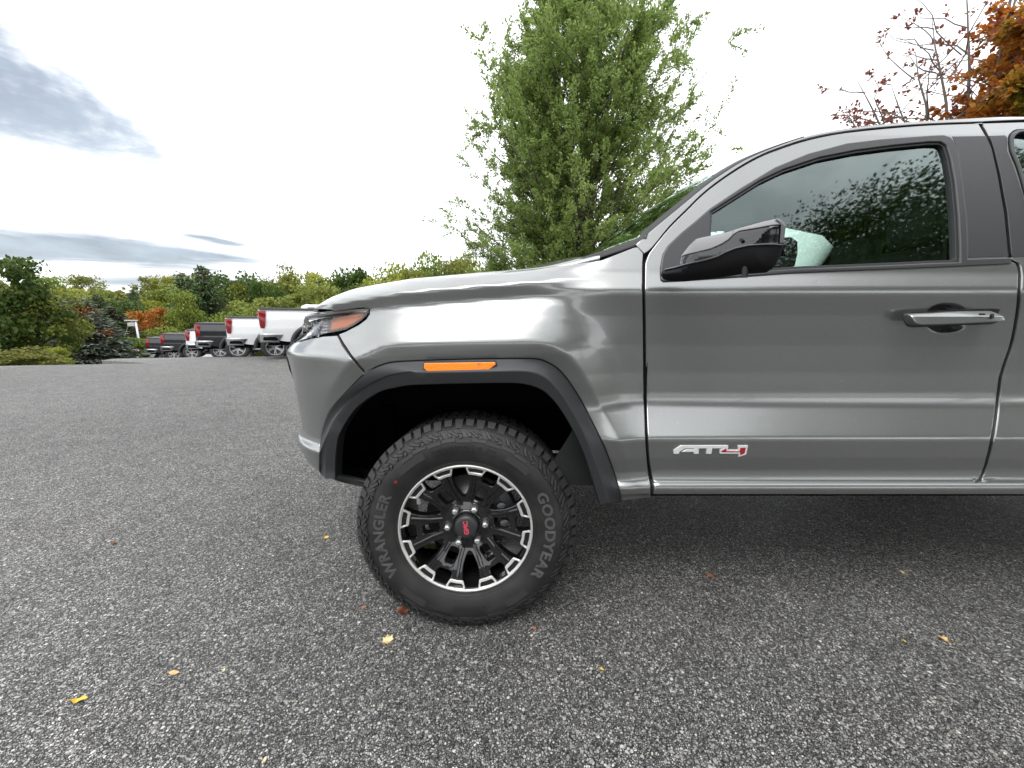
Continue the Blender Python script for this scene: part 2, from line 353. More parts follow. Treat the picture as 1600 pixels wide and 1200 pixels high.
def polydist(pts, poly, closed=True):
    p = np.asarray(poly, float); a = p if closed else p[:-1]; b = np.roll(p, -1, 0) if closed else p[1:]
    out = np.full(len(pts), 1e9)
    for s0, s1 in zip(a, b):
        d = s1 - s0; l2 = d @ d + 1e-12; t_ = np.clip(((pts - s0) @ d) / l2, 0, 1); q = pts - s0 - t_[:, None] * d
        out = np.minimum(out, np.hypot(q[:, 0], q[:, 1]))
    return out
def inset(poly, d):
    # move a CCW polygon inwards by d (CW outwards)
    p = np.asarray(poly, float); e1_ = p - np.roll(p, 1, 0); e2 = np.roll(p, -1, 0) - p
    n1_ = np.stack([-e1_[:, 1], e1_[:, 0]], 1); n2_ = np.stack([-e2[:, 1], e2[:, 0]], 1)
    n1_ /= np.linalg.norm(n1_, axis=1)[:, None] + 1e-12; n2_ /= np.linalg.norm(n2_, axis=1)[:, None] + 1e-12
    n_ = n1_ + n2_; n_ /= np.linalg.norm(n_, axis=1)[:, None] + 1e-12; c_ = np.clip((n_ * n1_).sum(1), .5, 1)
    return p + n_ * (d / c_)[:, None]
def resample(poly, step, closed=True):
    p = np.asarray(poly, float); out = []
    n = len(p)
    for i in range(n if closed else n - 1):
        a, b = p[i], p[(i + 1) % n]; k = max(1, int(math.ceil(np.linalg.norm(b - a) / step)))
        out += [a + (b - a) * j / k for j in range(k)]
    if not closed: out.append(p[-1])
    return np.array(out)
def crom(pts, k=6, closed=False):
    p = np.asarray(pts, float); n = len(p); out = []
    rng = range(n) if closed else range(n - 1)
    for i in rng:
        if closed: p0, p1, p2, p3 = p[(i - 1) % n], p[i], p[(i + 1) % n], p[(i + 2) % n]
        else: p0, p1, p2, p3 = p[max(i - 1, 0)], p[i], p[i + 1], p[min(i + 2, n - 1)]
        for j in range(k):
            t_ = j / k; out.append(.5 * ((2 * p1) + (-p0 + p2) * t_ + (2 * p0 - 5 * p1 + 4 * p2 - p3) * t_ ** 2 + (-p0 + 3 * p1 - 3 * p2 + p3) * t_ ** 3))
    if not closed: out.append(p[-1])
    return np.array(out)
def tri2d(loops, grid):
    # constrained triangulation of an outline with holes, with interior grid points
    outer = loops[0]; allp = np.concatenate(loops); lo = outer.min(0); hi = outer.max(0)
    gx = np.arange(math.floor(lo[0] / grid), math.ceil(hi[0] / grid) + 1) * grid; gz = np.arange(math.floor(lo[1] / grid), math.ceil(hi[1] / grid) + 1) * grid
    G = np.stack(np.meshgrid(gx, gz), -1).reshape(-1, 2) + 1e-5
    keep = inpoly(G, outer)
    for h in loops[1:]: keep &= ~inpoly(G, h)
    G = G[keep]
    if len(G):
        dd = np.full(len(G), 1e9)
        for lp in loops: dd = np.minimum(dd, polydist(G, lp))
        G = G[dd > grid * .35]
    P_ = np.concatenate([allp, G]) if len(G) else allp; E = []; s = 0
    for lp in loops: E += [(s + i, s + (i + 1) % len(lp)) for i in range(len(lp))]; s += len(lp)
    vo, _, fo, ov, _, _ = delaunay_2d_cdt([Vector(map(float, q)) for q in P_], E, [], 0, 1e-7)
    vo = np.array([(v[0], v[1]) for v in vo]); fo = np.array([f for f in fo if len(f) == 3])
    cen = vo[fo].mean(1); keep = inpoly(cen, outer)
    for h in loops[1:]: keep &= ~inpoly(cen, h)
    fo = fo[keep]
    a = vo[fo]; ar = (a[:, 1, 0] - a[:, 0, 0]) * (a[:, 2, 1] - a[:, 0, 1]) - (a[:, 2, 0] - a[:, 0, 0]) * (a[:, 1, 1] - a[:, 0, 1])
    fo[ar < 0] = fo[ar < 0][:, ::-1]
    return vo, fo[np.abs(ar) > 1e-12]
def plate(loops, fn, layers, grid=.02, nfn=None, flip=False):
    """fn(uv (n,2), h (n,)) -> xyz. layers: [(inset, h), ...] from the inner rim to the face. returns V,F,N"""
    loops = [np.asarray(l, float) for l in loops]
    loops = [l if (area(l) > 0) == (i == 0) else l[::-1] for i, l in enumerate(loops)]
    V = []; F = []; NN = []; n = 0
    face = [inset(l, layers[-1][0]) for l in loops]
    vo, fo = tri2d(face, grid); top = fn(vo, np.full(len(vo), layers[-1][1])); V.append(top)
    if nfn is not None: NN.append(nfn(vo, layers[-1][1]))
    else:
        e = 1e-4; du = fn(vo + [e, 0], np.full(len(vo), layers[-1][1])) - fn(vo - [e, 0], np.full(len(vo), layers[-1][1]))
        dv = fn(vo + [0, e], np.full(len(vo), layers[-1][1])) - fn(vo - [0, e], np.full(len(vo), layers[-1][1]))
        nn_ = np.cross(du, dv); nn_ /= np.linalg.norm(nn_, axis=1)[:, None] + 1e-12; NN.append(nn_)
    F += [tuple(f) for f in fo]; n = len(vo)
    for l in loops:
        rings = [fn(inset(l, i_), np.full(len(l), h_)) for i_, h_ in layers]; k = len(l)
        cen = None
        for a, b in zip(rings[:-1], rings[1:]):
            V += [a, b]
            q = np.cross(np.roll(a, -1, 0) - a, b - a); q += np.roll(q, 1, 0); q /= np.linalg.norm(q, axis=1)[:, None] + 1e-12
            NN += [q, q]
            F += [(n + i, n + (i + 1) % k, n + k + (i + 1) % k, n + k + i) for i in range(k)]; n += 2 * k
    V = np.concatenate(V); NN = np.concatenate(NN)
    if flip: F = [f[::-1] for f in F]; NN = -NN
    return V, F, NN
# ------------------------------------------------------------------ camera rays: pixel of the 1600x1200 photograph -> direction
CO = np.array([0, 0, CAM_H]); _c, _s = math.cos(PITCH), math.sin(PITCH)
def rays(px):
    px = np.atleast_2d(np.asarray(px, float)); x = (px[:, 0] - 800) / FPX; z = (600 - px[:, 1]) / FPX
    return np.stack([x, _c + z * _s, -_s + z * _c], 1)
def on_plane(px, Y):
    r = rays(px); return CO + r * (np.asarray(Y) / r[:, 1])[:, None]
def on_ground(px, Z=0.0):
    r = rays(px); return CO + r * ((Z - CAM_H) / r[:, 2])[:, None]
# ------------------------------------------------------------------ body surface of the near pickup
Y0 = 1.235; YC = 2.185; FRONT = -1.06
_pc = crom([(4.35, 1.262), (3.6, Y0), (2.6, Y0), (1.5, Y0), (.5, Y0), (0, Y0), (-.25, Y0), (-.42, 1.240), (-.56, 1.262), (-.68, 1.300), (-.78, 1.362), (-.855, 1.442), (-.905, 1.535), (-.94, 1.64), (-.975, 1.80), (-1.0, 2.0), (-1.006, YC)], 24)
_sl = np.concatenate([[0], np.cumsum(np.linalg.norm(np.diff(_pc, axis=0), axis=1))])
_s0 = _sl[np.argmin(np.abs(_pc[:, 0]))] ; _sp = (_s0 - _sl) + 0.0          # s = X on the straight flank
_sp = _sp[::-1]; _pc = _pc[::-1]
_tg = np.gradient(_pc, axis=0) / (np.gradient(_sp)[:, None] + 1e-12); _tg /= np.linalg.norm(_tg, axis=1)[:, None]
S_MIN = _sp[0]
def plan(s):
    C_ = np.stack([np.interp(s, _sp, _pc[:, 0]), np.interp(s, _sp, _pc[:, 1])], -1)
    T_ = np.stack([np.interp(s, _sp, _tg[:, 0]), np.interp(s, _sp, _tg[:, 1])], -1); T_ /= np.linalg.norm(T_, axis=-1)[..., None]
    return C_, np.stack([T_[..., 1], -T_[..., 0]], -1)         # outward normal (towards -Y on the flank)
def table(pts, sig=.004, lo=.2, hi=2.1):
    z = np.arange(lo, hi, .001); p = np.array(pts); v = np.interp(z, p[:, 0], p[:, 1]); k = int(sig * 4000)
    g = np.exp(-.5 * (np.arange(-k, k + 1) / (sig * 1000)) ** 2); g /= g.sum(); vv = np.convolve(np.pad(v, k, mode='edge'), g, 'valid')
    return z, vv
T_DOOR = table([(.2, .10), (.50, .035), (.52, .010), (.545, .002), (.563, .010), (.566, .022), (.60, .026), (.655, .011), (.725, .0), (.733, .001), (.78, .036), (.825, .069), (.845, .077), (.875, .080), (.95, .078), (1.05, .068), (1.15, .050), (1.218, .031), (1.235, .030), (1.29, .060), (1.30, .063), (1.80, .262), (1.84, .284), (1.87, .304), (1.886, .318), (1.90, .352), (1.92, .45), (2.0, .8)], .0035)
T_FEND = table([(.2, .10), (.50, .03), (.56, .012), (.9, .0), (1.01, .0), (1.04, .006), (1.08, .019), (1.12, .032), (1.165, .050), (1.188, .062), (1.202, .066), (1.240, .053), (1.249, .051), (1.272, .080), (1.292, .112), (1.304, .150), (1.32, .24), (1.4, .6)], .0035)
T_BUMP = table([(.2, .30), (.45, .16), (.50, .075), (.53, .045), (.575, .012), (.655, -.014), (.664, -.014), (.678, .008), (.70, .013), (.80, .006), (.95, -.008), (1.005, -.016), (1.012, -.016), (1.03, -.004), (1.10, .055), (1.17, .09), (1.3, .2)], .003)
T_BLIS = table([(-.3, .0), (-.05, -.004), (.0, -.012), (.050, -.034), (.058, -.036), (.09, -.030), (.14, -.018), (.20, -.008), (.30, .0), (2.0, 0)], .004, -.3, 2.05)
def tab(T, z): return np.interp(z, T[0], T[1])
def sstep(x, a, b): t_ = np.clip((x - a) / (b - a), 0, 1); return t_ * t_ * (3 - 2 * t_)
FLARE_OUT = [(500, 790), (500, 748), (500, 708), (503, 679), (512, 650), (524, 632), (538, 617), (553, 601), (570, 585), (584, 576), (600, 569.5), (616, 566), (640, 564.5), (694, 562.5), (760, 561), (821, 560.5), (846, 563), (868, 574), (882, 588), (893, 603), (908, 627), (922, 654), (935, 680), (947.5, 708), (962, 748), (971, 784), (973, 800)]
FLARE_IN = [(524, 790), (524, 748), (525, 715), (528, 688), (533, 674), (544, 655), (556, 639), (570, 627), (585, 617), (600, 610), (614, 607), (635, 603), (657, 601.5), (710, 600), (766, 599), (800, 599), (821, 601), (836, 605), (850, 612), (863, 624), (875, 639), (890, 663), (904, 690), (914, 713), (922, 737), (930, 765), (937, 788), (940, 803)]
FO3 = on_plane(FLARE_OUT, 1.222); FO = crom(FO3[:, [0, 2]], 3)          # flank coordinates of the flare's outer edge
_fs = np.interp(FO[:, 0], _pc[:, 0], _sp); FO[:, 0] = np.where(FO[:, 0] < -.3, FO[:, 0], FO[:, 0])
WX, WZ = -.167, .401
def flare_dist(s, Z):
    p = np.stack([np.ravel(s), np.ravel(Z)], 1); d = polydist(p, FO, False)
    ins = inpoly(p, np.vstack([FO, [[FO[-1, 0], -1], [FO[0, 0], -1]]])); return np.where(ins, -d, d).reshape(np.shape(s))
def hdrop(s): return np.interp(s, [-1.6, -1.15, -1.0, -.88, -.76, -.62, -.37, -.09, .10, .32, .6], [.20, .17, .135, .10, .075, .052, .022, 0, -.013, -.032, -.04])
def o_off(s, Z):
    s = np.asarray(s, float); Z = np.asarray(Z, float)
    zf = Z + hdrop(s)
    of = tab(T_FEND, zf)
    # the dark undercut line of the bonnet fades out before the door
    of2 = tab(T_DOOR, Z)
    wd = sstep(s, -.02, .44); wd2 = sstep(s, .0, .34)
    kz = sstep(zf, 1.0, 1.2); up = wd * (1 - kz) + wd2 * kz
    o = of * (1 - up) + of2 * up
    wb = sstep(-s, .40, .60) * sstep(-Z, -1.10, -1.03)
    o = o * (1 - wb) + tab(T_BUMP, Z) * wb
    near = (s > -1.0) & (s < .75)
    b = np.zeros(np.shape(s))
    if np.any(near):
        d = flare_dist(s[near], Z[near]); b[near] = tab(T_BLIS, d) * (1 - .75 * sstep(-s[near], .45, .7)) * (1 - sstep(s[near], .28, .49))
    rear = tab(T_BLIS, np.hypot(s - 3.17, (Z - .40) * 1.0) - .50) * (s > 2.3)
    return o + b + rear
def S3(uv, h=0.0):
    uv = np.asarray(uv, float); C_, N_ = plan(uv[:, 0]); o = o_off(uv[:, 0], uv[:, 1])
    q = C_ - N_ * (o - h)[:, None] if np.ndim(h) or True else 0
    return np.stack([q[:, 0], q[:, 1], uv[:, 1]], 1)
def S3n(uv, h=0.0):
    e = .0012; du = S3(uv + [e, 0]) - S3(uv - [e, 0]); dv = S3(uv + [0, e]) - S3(uv - [0, e]); n = np.cross(du, dv); return n / (np.linalg.norm(n, axis=1)[:, None] + 1e-12)
def px2s(px, h=0.0):
    """pixels -> (s, Z) on the body surface (first hit; nearest miss at the silhouette)"""
    r = rays(px); n = len(r); T = np.linspace(.7, 2.3, 161) if True else None
    Tm = np.repeat(T[None], n, 0)
    def sd(Tm):
        Pp = CO + r[:, None, :] * Tm[..., None] / r[:, None, 1:2]           # T is the depth Y
        q = Pp.reshape(-1, 3); s = q[:, 0].copy(); bent = q[:, 0] < -.28
        if bent.any():
            pp = _pc[(_sp < .1)]; ss = _sp[_sp < .1]; qb = q[bent][:, :2]; best = np.full(len(qb), 1e9); bs = np.zeros(len(qb))
            for i in range(0, len(pp)):
                d_ = np.hypot(qb[:, 0] - pp[i, 0], qb[:, 1] - pp[i, 1]); k = d_ < best; best[k] = d_[k]; bs[k] = ss[i]
            # refine along the tangent
            C_, N_ = plan(bs); Tt = np.stack([-N_[:, 1], N_[:, 0]], 1); bs = bs + np.clip(((qb - C_) * Tt).sum(1), -.02, .02); s[bent] = bs
        C_, N_ = plan(s); dist = ((q[:, :2] - C_) * N_).sum(1)
        return (dist + o_off(s, q[:, 2]) - h).reshape(Tm.shape), s.reshape(Tm.shape), q[:, 2].reshape(Tm.shape)
    D, s, Z = sd(Tm); out = np.zeros((n, 2)); lo = np.zeros(n); hi = np.zeros(n); hit = np.zeros(n, bool)
    for i in range(n):
        k = np.where((D[i, :-1] > 0) & (D[i, 1:] <= 0))[0]
        if len(k): lo[i], hi[i] = T[k[0]], T[k[0] + 1]; hit[i] = True
        else:
            k = int(np.argmin(np.where(T > 1.0, D[i], 9))); out[i] = s[i, k], Z[i, k]; lo[i] = hi[i] = T[k]
    for _ in range(9):
        md = (lo + hi) / 2; D, s, Z = sd(md[:, None]); pos = D[:, 0] > 0
        lo = np.where(pos & hit, md, lo); hi = np.where(~pos & hit, md, hi)
    out[hit] = np.stack([s[hit, 0], Z[hit, 0]], 1); return out
def TR(px, k=0, step=9.0, h=0.0, closed=True):
    """trace: optional smoothing, resampling, on to the body"""
    p = np.asarray(px, float); p = crom(p, k, closed) if k else p; p = resample(p, step, closed); return px2s(p, h)
def panel(name, loops, m, parent, th=.018, gap=.0022, h=0.0, grid=.016, rnd=.0025, mirror=True):
    lay = [(gap, h - th), (gap, h - rnd), (gap + rnd * .3, h - rnd * .3), (gap + rnd, h)]
    V, F, Nn = plate(loops, lambda uv, hh: S3(uv, hh), lay, grid, nfn=lambda uv, hh: S3n(uv))
    o = mk(name, V, F, m, parent, True, Nn)
    if mirror: mirrored(o, V, F, Nn)
    return o
def mirrored(o, V, F, Nn=None, parent=None):
    V2 = V.copy(); V2[:, 1] = 2 * YC - V2[:, 1]; N2 = None
    if Nn is not None: N2 = Nn.copy(); N2[:, 1] *= -1
    return mk(o.name.split('.')[0], V2, [tuple(f)[::-1] for f in F], list(o.data.materials), parent or o.parent, True, N2)
def mirror_obj(o, parent=None):
    V = np.array([v.co[:] for v in o.data.vertices]) + ORG[o.name]; F = [tuple(p.vertices) for p in o.data.polygons]
    V[:, 1] = 2 * YC - V[:, 1]; q = mk(o.name.split('.')[0], V, [f[::-1] for f in F], list(o.data.materials), parent or o.parent, False)
    sharp(q, 35); return q
truck = empty('pickup_truck', (1.6, YC, 0), 'large grey metallic pickup truck filling the right half, parked close by on the asphalt', 'pickup truck')
# --- door outline
DOOR_TOP = [(1007.5, 412), (1012, 399), (1019, 388), (1045, 356), (1075, 326), (1093, 308), (1112, 292), (1134, 276), (1157, 261), (1182, 247), (1210, 235), (1262, 218), (1322, 206.5), (1412, 197.5), (1470, 194), (1529, 192)]
DOOR_BACK = [(1544, 217), (1559, 274), (1570, 330), (1576, 392), (1577.5, 406), (1588, 411), (1592, 424), (1592, 440), (1590, 477), (1584, 515), (1577, 545), (1562, 590), (1555, 650), (1549, 687), (1540, 725), (1530, 750), (1523, 757)]
DOOR_FRONT = [(1029, 757.5), (1021, 753), (1017.5, 742), (1014, 718), (1012, 690), (1010, 640), (1009, 590), (1008, 500), (1007, 450)]
GLASS = [(1109, 362.5), (1112, 332), (1158, 304), (1188, 285), (1225, 267.5), (1281, 249), (1337, 238), (1394, 230.5), (1450, 225), (1467, 225), (1474, 229), (1480, 247), (1487, 285), (1492, 337), (1494, 380), (1494.5, 407), (1450, 408.5), (1400, 411), (1337, 413.5), (1250, 417), (1203, 420), (1150, 424), (1112, 427)]
GLASS[0:2] = [(1110, 365), (1112, 333)]
TRIM = [(1031, 430), (1031, 418), (1035, 397), (1043, 384), (1064, 364), (1086, 346), (1109, 326), (1157, 294), (1210, 262), (1262, 240.5), (1322, 224.5), (1375, 218), (1450, 212.5), (1472, 211.5), (1483, 215), (1489, 222), (1495, 238), (1502, 292), (1508, 341), (1510, 404.5), (1577, 402.5), (1578, 412), (1450, 418), (1337, 422.5), (1232, 427), (1150, 433), (1060, 439), (1036, 440), (1032, 437)]
door_loop = np.vstack([TR(DOOR_TOP, 3, 9, closed=False), TR(DOOR_BACK, 2, 9, closed=False), TR([(1523, 757), (1029, 757.5)], 0, 9, closed=False)[1:-1], TR(DOOR_FRONT, 2, 9, closed=False)])
glass_loop = TR(GLASS, 0, 7)
trim_loop = TR(TRIM, 0, 7)
def ellipse_px(cx, cy, rx, ry, n=40, pw=2.0):
    a = np.linspace(0, 2 * math.pi, n, endpoint=False); return np.stack([cx + rx * np.sign(np.cos(a)) * np.abs(np.cos(a)) ** (2 / pw), cy + ry * np.sign(np.sin(a)) * np.abs(np.sin(a)) ** (2 / pw)], 1)
cup_loop = px2s(ellipse_px(1479, 497.5, 33, 22.5, 44, 2.3))
gl_in = inset(glass_loop if area(glass_loop) > 0 else glass_loop[::-1], -.006)
door = panel('front_door', [door_loop, gl_in, cup_loop], M['paint'], truck, mirror=False, grid=.013)
far_door = mirrored(door, *plate([door_loop, gl_in], lambda uv, hh: S3(uv, hh), [(.002, -.018), (.002, 0)], .03, nfn=lambda uv, hh: S3n(uv)), parent=truck)
def subpanel(name, loops, m, parent, **k): return panel(name, loops, m, parent, mirror=False, **k)
# window trim: black seal with front triangle and belt moulding
o = subpanel('window_seal', [trim_loop, gl_in], M['satin'], door, th=.02, gap=0, h=.006, grid=.02, rnd=.004)
mirror_obj(o, far_door)
seal_in = inset(glass_loop if area(glass_loop) > 0 else glass_loop[::-1], -.0065); seal_in2 = inset(glass_loop if area(glass_loop) > 0 else glass_loop[::-1], .002)
o = subpanel('inner_seal', [seal_in, seal_in2], M['rubber_seal'], door, th=.02, gap=0, h=.0, grid=.03, rnd=.001)
V, F, Nn = plate([seal_in], lambda uv, hh: S3(uv, hh), [(0, -.014), (0, -.010)], .04, nfn=lambda uv, hh: S3n(uv))
gl = mk('side_window', V, F, M['glass'], door, True, Nn); mirror_obj(gl, far_door)
# B-pillar applique (satin) on the door frame and on the rear door
app = [(1487, 213), (1540, 212), (1549, 232), (1558, 272), (1568, 330), (1574, 391), (1575, 401), (1511, 403), (1509, 341), (1503, 292), (1496, 238), (1491, 222)]
subpanel('pillar_trim', [TR(app, 0, 9)], M['satin'], door, th=.006, gap=.001, h=.0018, rnd=.0015)
# grooves: lower door line is part of the surface. handle cup
def cup(loop, depth, parent, name, m):
    c0 = loop.mean(0); rings = []
    for k_, (sc_, dd_) in enumerate([(1.0, .0), (.97, .006), (.90, .45), (.75, .78), (.5, .95), (.2, 1.0)]):
        q = c0 + (loop - c0) * sc_; rings.append(S3(q, -np.full(len(q), dd_ * depth + .001)))
    b = MB(); b.loft(rings, True, False); V, F = b.get(); F = list(F) + [tuple(range(len(V) - len(loop), len(V)))]
    o = mk(name, V, F, m, parent, True); me = o.data; return o
cl = cup_loop if area(cup_loop) > 0 else cup_loop[::-1]
cup(inset(cl, -.002), .042, door, 'handle_recess', M['paint'])
# pull handle
hb = crom([(1416, 494), (1421, 490), (1450, 488.5), (1480, 486.5), (1520, 485), (1548, 484.5), (1556, 487), (1557.5, 493), (1557, 499), (1552, 502), (1520, 503.5), (1480, 505.5), (1440, 507), (1421, 507), (1416, 503)], 3, True)
def bar(loop_px, name, m, parent, base, hgt, prof, grid=.012):
    lp = px2s(resample(loop_px, 5), base)
    lp = lp if area(lp) > 0 else lp[::-1]
    V, F, Nn = plate([lp], lambda uv, hh: S3(uv, hh), prof, grid, nfn=lambda uv, hh: S3n(uv)); return mk(name, V, F, m, parent, True, Nn)
bar(crom([(1412, 495), (1420, 488), (1450, 486), (1552, 482), (1559, 488), (1559, 497), (1550, 506), (1480, 509), (1440, 511), (1418, 510)], 3, True), 'handle_gasket', M['rubber_seal'], door, .0, .0, [(0, -.01), (0, .002), (.0015, .003)])
lp = px2s(resample(hb, 5), .03); lp = lp if area(lp) > 0 else lp[::-1]; zc = lp[:, 1].mean()
def hfn(uv, hh):      # the bar arches out and its face is creased: upper facet leans back
    t_ = uv[:, 1] - zc; a = np.clip((uv[:, 0] - lp[:, 0].min()) / (np.ptp(lp[:, 0])), 0, 1)
    zz = uv.copy(); q = S3(zz, np.zeros(len(uv))); q[:, 1] = Y0 + .034 - hh - .012 * np.sin(math.pi * a) ** .6 + np.where(hh > .02, t_ * .30 + np.clip(t_ - .003, 0, 1) * 1.1, 0); return q
V, F, Nn = plate([lp], hfn, [(0, .004), (0, .026), (.001, .0295), (.0035, .031)], .004)
handle = mk('door_handle', V, F, M['paint'], door, True, Nn)
for a_, b_ in (((1535.5, 491), (4.5, 1.6)), ((1551, 494), (2.4, 4.0))):
    q = on_plane(ellipse_px(*a_, *b_, 16), Y0 - .012)[:, [0, 2]]; q = q if area(q) > 0 else q[::-1]
    V, F, Nn = plate([q], lambda uv, hh: np.stack([uv[:, 0], Y0 - .004 - hh - .004, uv[:, 1]], 1), [(0, 0), (0, .0045), (.0003, .005)], .01)
    mk('handle_lock', V, F, M['rubber_seal'], door, True, Nn)
# badge letters "AT4"
def bz(p): return (1030 + p[0] * .1, 670 + p[1] * .1)
A_ = [[(218, 385), (218, 330), (330, 258), (1070, 255), (985, 300), (820, 300), (808, 385), (722, 385), (735, 300), (612, 300), (607, 385), (528, 385), (528, 355), (340, 357), (420, 318), (530, 316), (530, 302), (390, 302), (308, 352), (303, 385)]]
B4 = [(940, 325), (1070, 255), (1070, 300), (1055, 325), (1225, 325), (1225, 258), (1378, 255), (1352, 395), (1228, 435), (1232, 385), (935, 383)]
B4i = [(962, 340), (1040, 298), (1040, 343), (1245, 346), (1258, 290), (1345, 288), (1325, 378), (1250, 408), (1253, 362), (955, 360)]
def badge(name, pts, m, parent, h0, h1, bev=.0006):
    lp = px2s(resample([bz(p) for p in pts], 3)); lp = lp if area(lp) > 0 else lp[::-1]
    V, F, Nn = plate([lp], lambda uv, hh: S3(uv, hh), [(0, h0), (0, h1 - bev), (bev, h1)], .01); return mk(name, V, F, m, parent, True, Nn)
badge('badge_letters', A_[0], M['badge_silver'] if 'badge_silver' in M else M['alu'], door, -.001, .0045)
badge('badge_number', B4, M['badge_silver'], door, -.001, .004)
badge('badge_red_inlay', B4i, M['red_badge'], door, .002, .0046)
# --- fender
FENDER_TOP = [(1005, 384.5), (990, 386), (965, 396), (940, 405.5), (900, 409.5), (850, 414.3), (800, 419), (760, 423), (700, 428), (640, 434), (580, 441), (562, 445), (544, 450), (531, 454), (518, 459)]
FEND_FRONT = [(519, 486), (528, 487), (560, 482), (570, 481.5), (577, 484), (577, 490), (572, 498), (560, 507), (540, 517.5), (528, 522), (536, 537), (548, 555), (562, 572), (572, 583)]
fo_px = crom(FLARE_OUT[8:26], 3); 
fe_in = TR([(971.5, 783.5)], 0)[0:1]
fender_loop = np.vstack([
    TR([(1013, 384), (1006.5, 393), (1005, 412), (1004.5, 450), (1005.5, 500), (1006.5, 590), (1008, 640), (1009.5, 690), (1011.5, 718), (1014, 742), (1017.5, 757), (1018, 778), (971.5, 783)], 0, 9, closed=False),
    px2s(resample(fo_px[::-1], 8, False))[1:], TR(FEND_FRONT[::-1], 0, 8, closed=False)[1:]])
# upper edge in body coordinates: over the rounded shoulder
top = np.array([(s_, 1.310 - hdrop(s_)) for s_ in np.linspace(-1.0, .10, 60)])
ft = px2s(resample(FENDER_TOP[::-1], 8, False))
s_a = ft[-1, 0]
_q = np.linspace(-1.10, .285, 76); ft = np.stack([_q, 1.3035 - hdrop(_q)], 1)
ft_r = px2s(resample([(940, 405.5), (965, 396), (990, 386), (1005, 384)], 8, False))
ft = np.vstack([ft[ft[:, 0] < ft_r[0, 0] - .02], ft_r])
HL_TOP = [(470, 493), (490, 488.5), (520, 484)]
hl_s = px2s(np.array([(519, 484.5)]))
fl = fender_loop[fender_loop[:, 0] > -9]
f_loop = np.vstack([fl, [[hl_s[0, 0], hl_s[0, 1]]], [[-.80, hl_s[0, 1] + .004], [-.90, hl_s[0, 1] - .004], [-1.0, hl_s[0, 1] - .012], [-1.10, hl_s[0, 1] - .02]], ft[:-1]])
def clean(lp, eps=.0015):
    out = [lp[0]]
    for p in lp[1:]:
        if np.hypot(*(p - out[-1])) > eps: out.append(p)
    if np.hypot(*(out[-1] - out[0])) < eps: out.pop()
    return np.array(out)
f_loop = clean(f_loop)
fender = panel('fender', [f_loop], M['paint'], truck, grid=.011, mirror=True)
# --- front bumper corner
fo_px2 = crom(FLARE_OUT[1:10], 3)
NOTCH = []
b1 = TR([(500, 747), (486, 741)], 0, 8, closed=False)
b_up = TR([(572, 585), (561, 574), (547, 557), (535, 539), (527, 523.5), (505, 525), (485, 529), (472, 533)], 0, 8, closed=False)
s_n = b_up[-1, 0]
bump_loop = clean(np.vstack([b_up, [[S_MIN + .02, b_up[-1, 1] - .02], [S_MIN + .02, .555], [b1[-1, 0], .548]], b1[::-1][1:], px2s(resample(fo_px2, 8, False))[1:-1]]))
bumper = panel('front_bumper', [bump_loop], M['paint'], truck, grid=.012)
# valance under the bumper
val = clean(np.vstack([[[S_MIN + .02, .548], [S_MIN + .02, .46], [-.70, .45]], [[-.57, .452], [-.50, .54]], [[b1[-1, 0], .545]]]))
panel('bumper_valance', [val], M['plastic'], truck, grid=.03, h=-.006, mirror=True)
# grille and headlight
HL = [(577.5, 486.5), (575, 482.5), (568, 480), (545, 482), (520, 485), (500, 487.5), (480, 490), (467, 495), (465, 504), (463, 520), (459, 536), (466, 533), (476, 530), (490, 526), (506, 522.5), (524, 519.5), (540, 516), (552, 510), (564, 502), (573, 494)]
hl = px2s(resample(HL, 5)); hl = hl if area(hl) > 0 else hl[::-1]; hl = clean(hl, .001)
V, F, Nn = plate([hl], lambda uv, hh: S3(uv, hh), [(.001, -.05), (.001, -.003), (.003, -.001)], .015, nfn=lambda uv, hh: S3n(uv))
head = mk('headlight', V, F, M['clear'], truck, True, Nn); headm = mirrored(head, V, F, Nn, truck)
def hpart(name, px, m, h0, h1, bev=.001, grid=.02):
    lp = px2s(resample(px, 4)); lp = clean(lp if area(lp) > 0 else lp[::-1], .0008)
    V, F, Nn = plate([lp], lambda uv, hh: S3(uv, hh), [(0, h0), (0, h1 - bev), (bev, h1)], grid, nfn=lambda uv, hh: S3n(uv)); o = mk(name, V, F, m, head, True, Nn); return o
V, F, Nn = plate([hl], lambda uv, hh: S3(uv, hh), [(-.001, -.085), (.0, -.07)], .02, nfn=lambda uv, hh: S3n(uv)); mk('lamp_housing', V, F, M['disc'], head, True, Nn); mk('lamp_housing', V * [1, -1, 1] + [0, 2 * YC, 0], [f[::-1] for f in F], M['void'], headm)
# sides of the housing, chrome eyebrow, projector blocks, amber reflector
hpart('chrome_brow', [(575, 484), (566, 482), (545, 484), (520, 487), (500, 490), (480, 493), (467, 498), (467, 500), (482, 496.5), (502, 493.5), (522, 490.5), (548, 488), (570, 488)], M['alu'], -.05, -.006)
hpart('amber_reflector', [(569, 489.5), (560, 491.5), (540, 493.5), (520, 496.5), (512, 501), (514, 508), (512, 517), (524, 515.5), (540, 511), (552, 504), (562, 497)], M['amber_dark'], -.03, -.008, .004)
hpart('amber_bulb_bar', [(566, 490), (548, 492), (530, 494.5), (527, 497.5), (545, 496.5), (558, 495)], M['amber'], -.02, -.0045, .001)
for q_ in range(5):
    y_ = 500 + q_ * 5; hpart('lamp_louvre', [(506 - q_ * .4, y_ - 2), (499 - q_, y_ - 1.2), (499 - q_, y_ + 1), (506 - q_ * .4, y_ + .4)], M['alu'], -.03, -.016, .0006)
hpart('light_guide', [(497, 497), (489, 499), (487, 527), (492, 526), (493.5, 506), (497, 505)], M['chrome'], -.05, -.014)
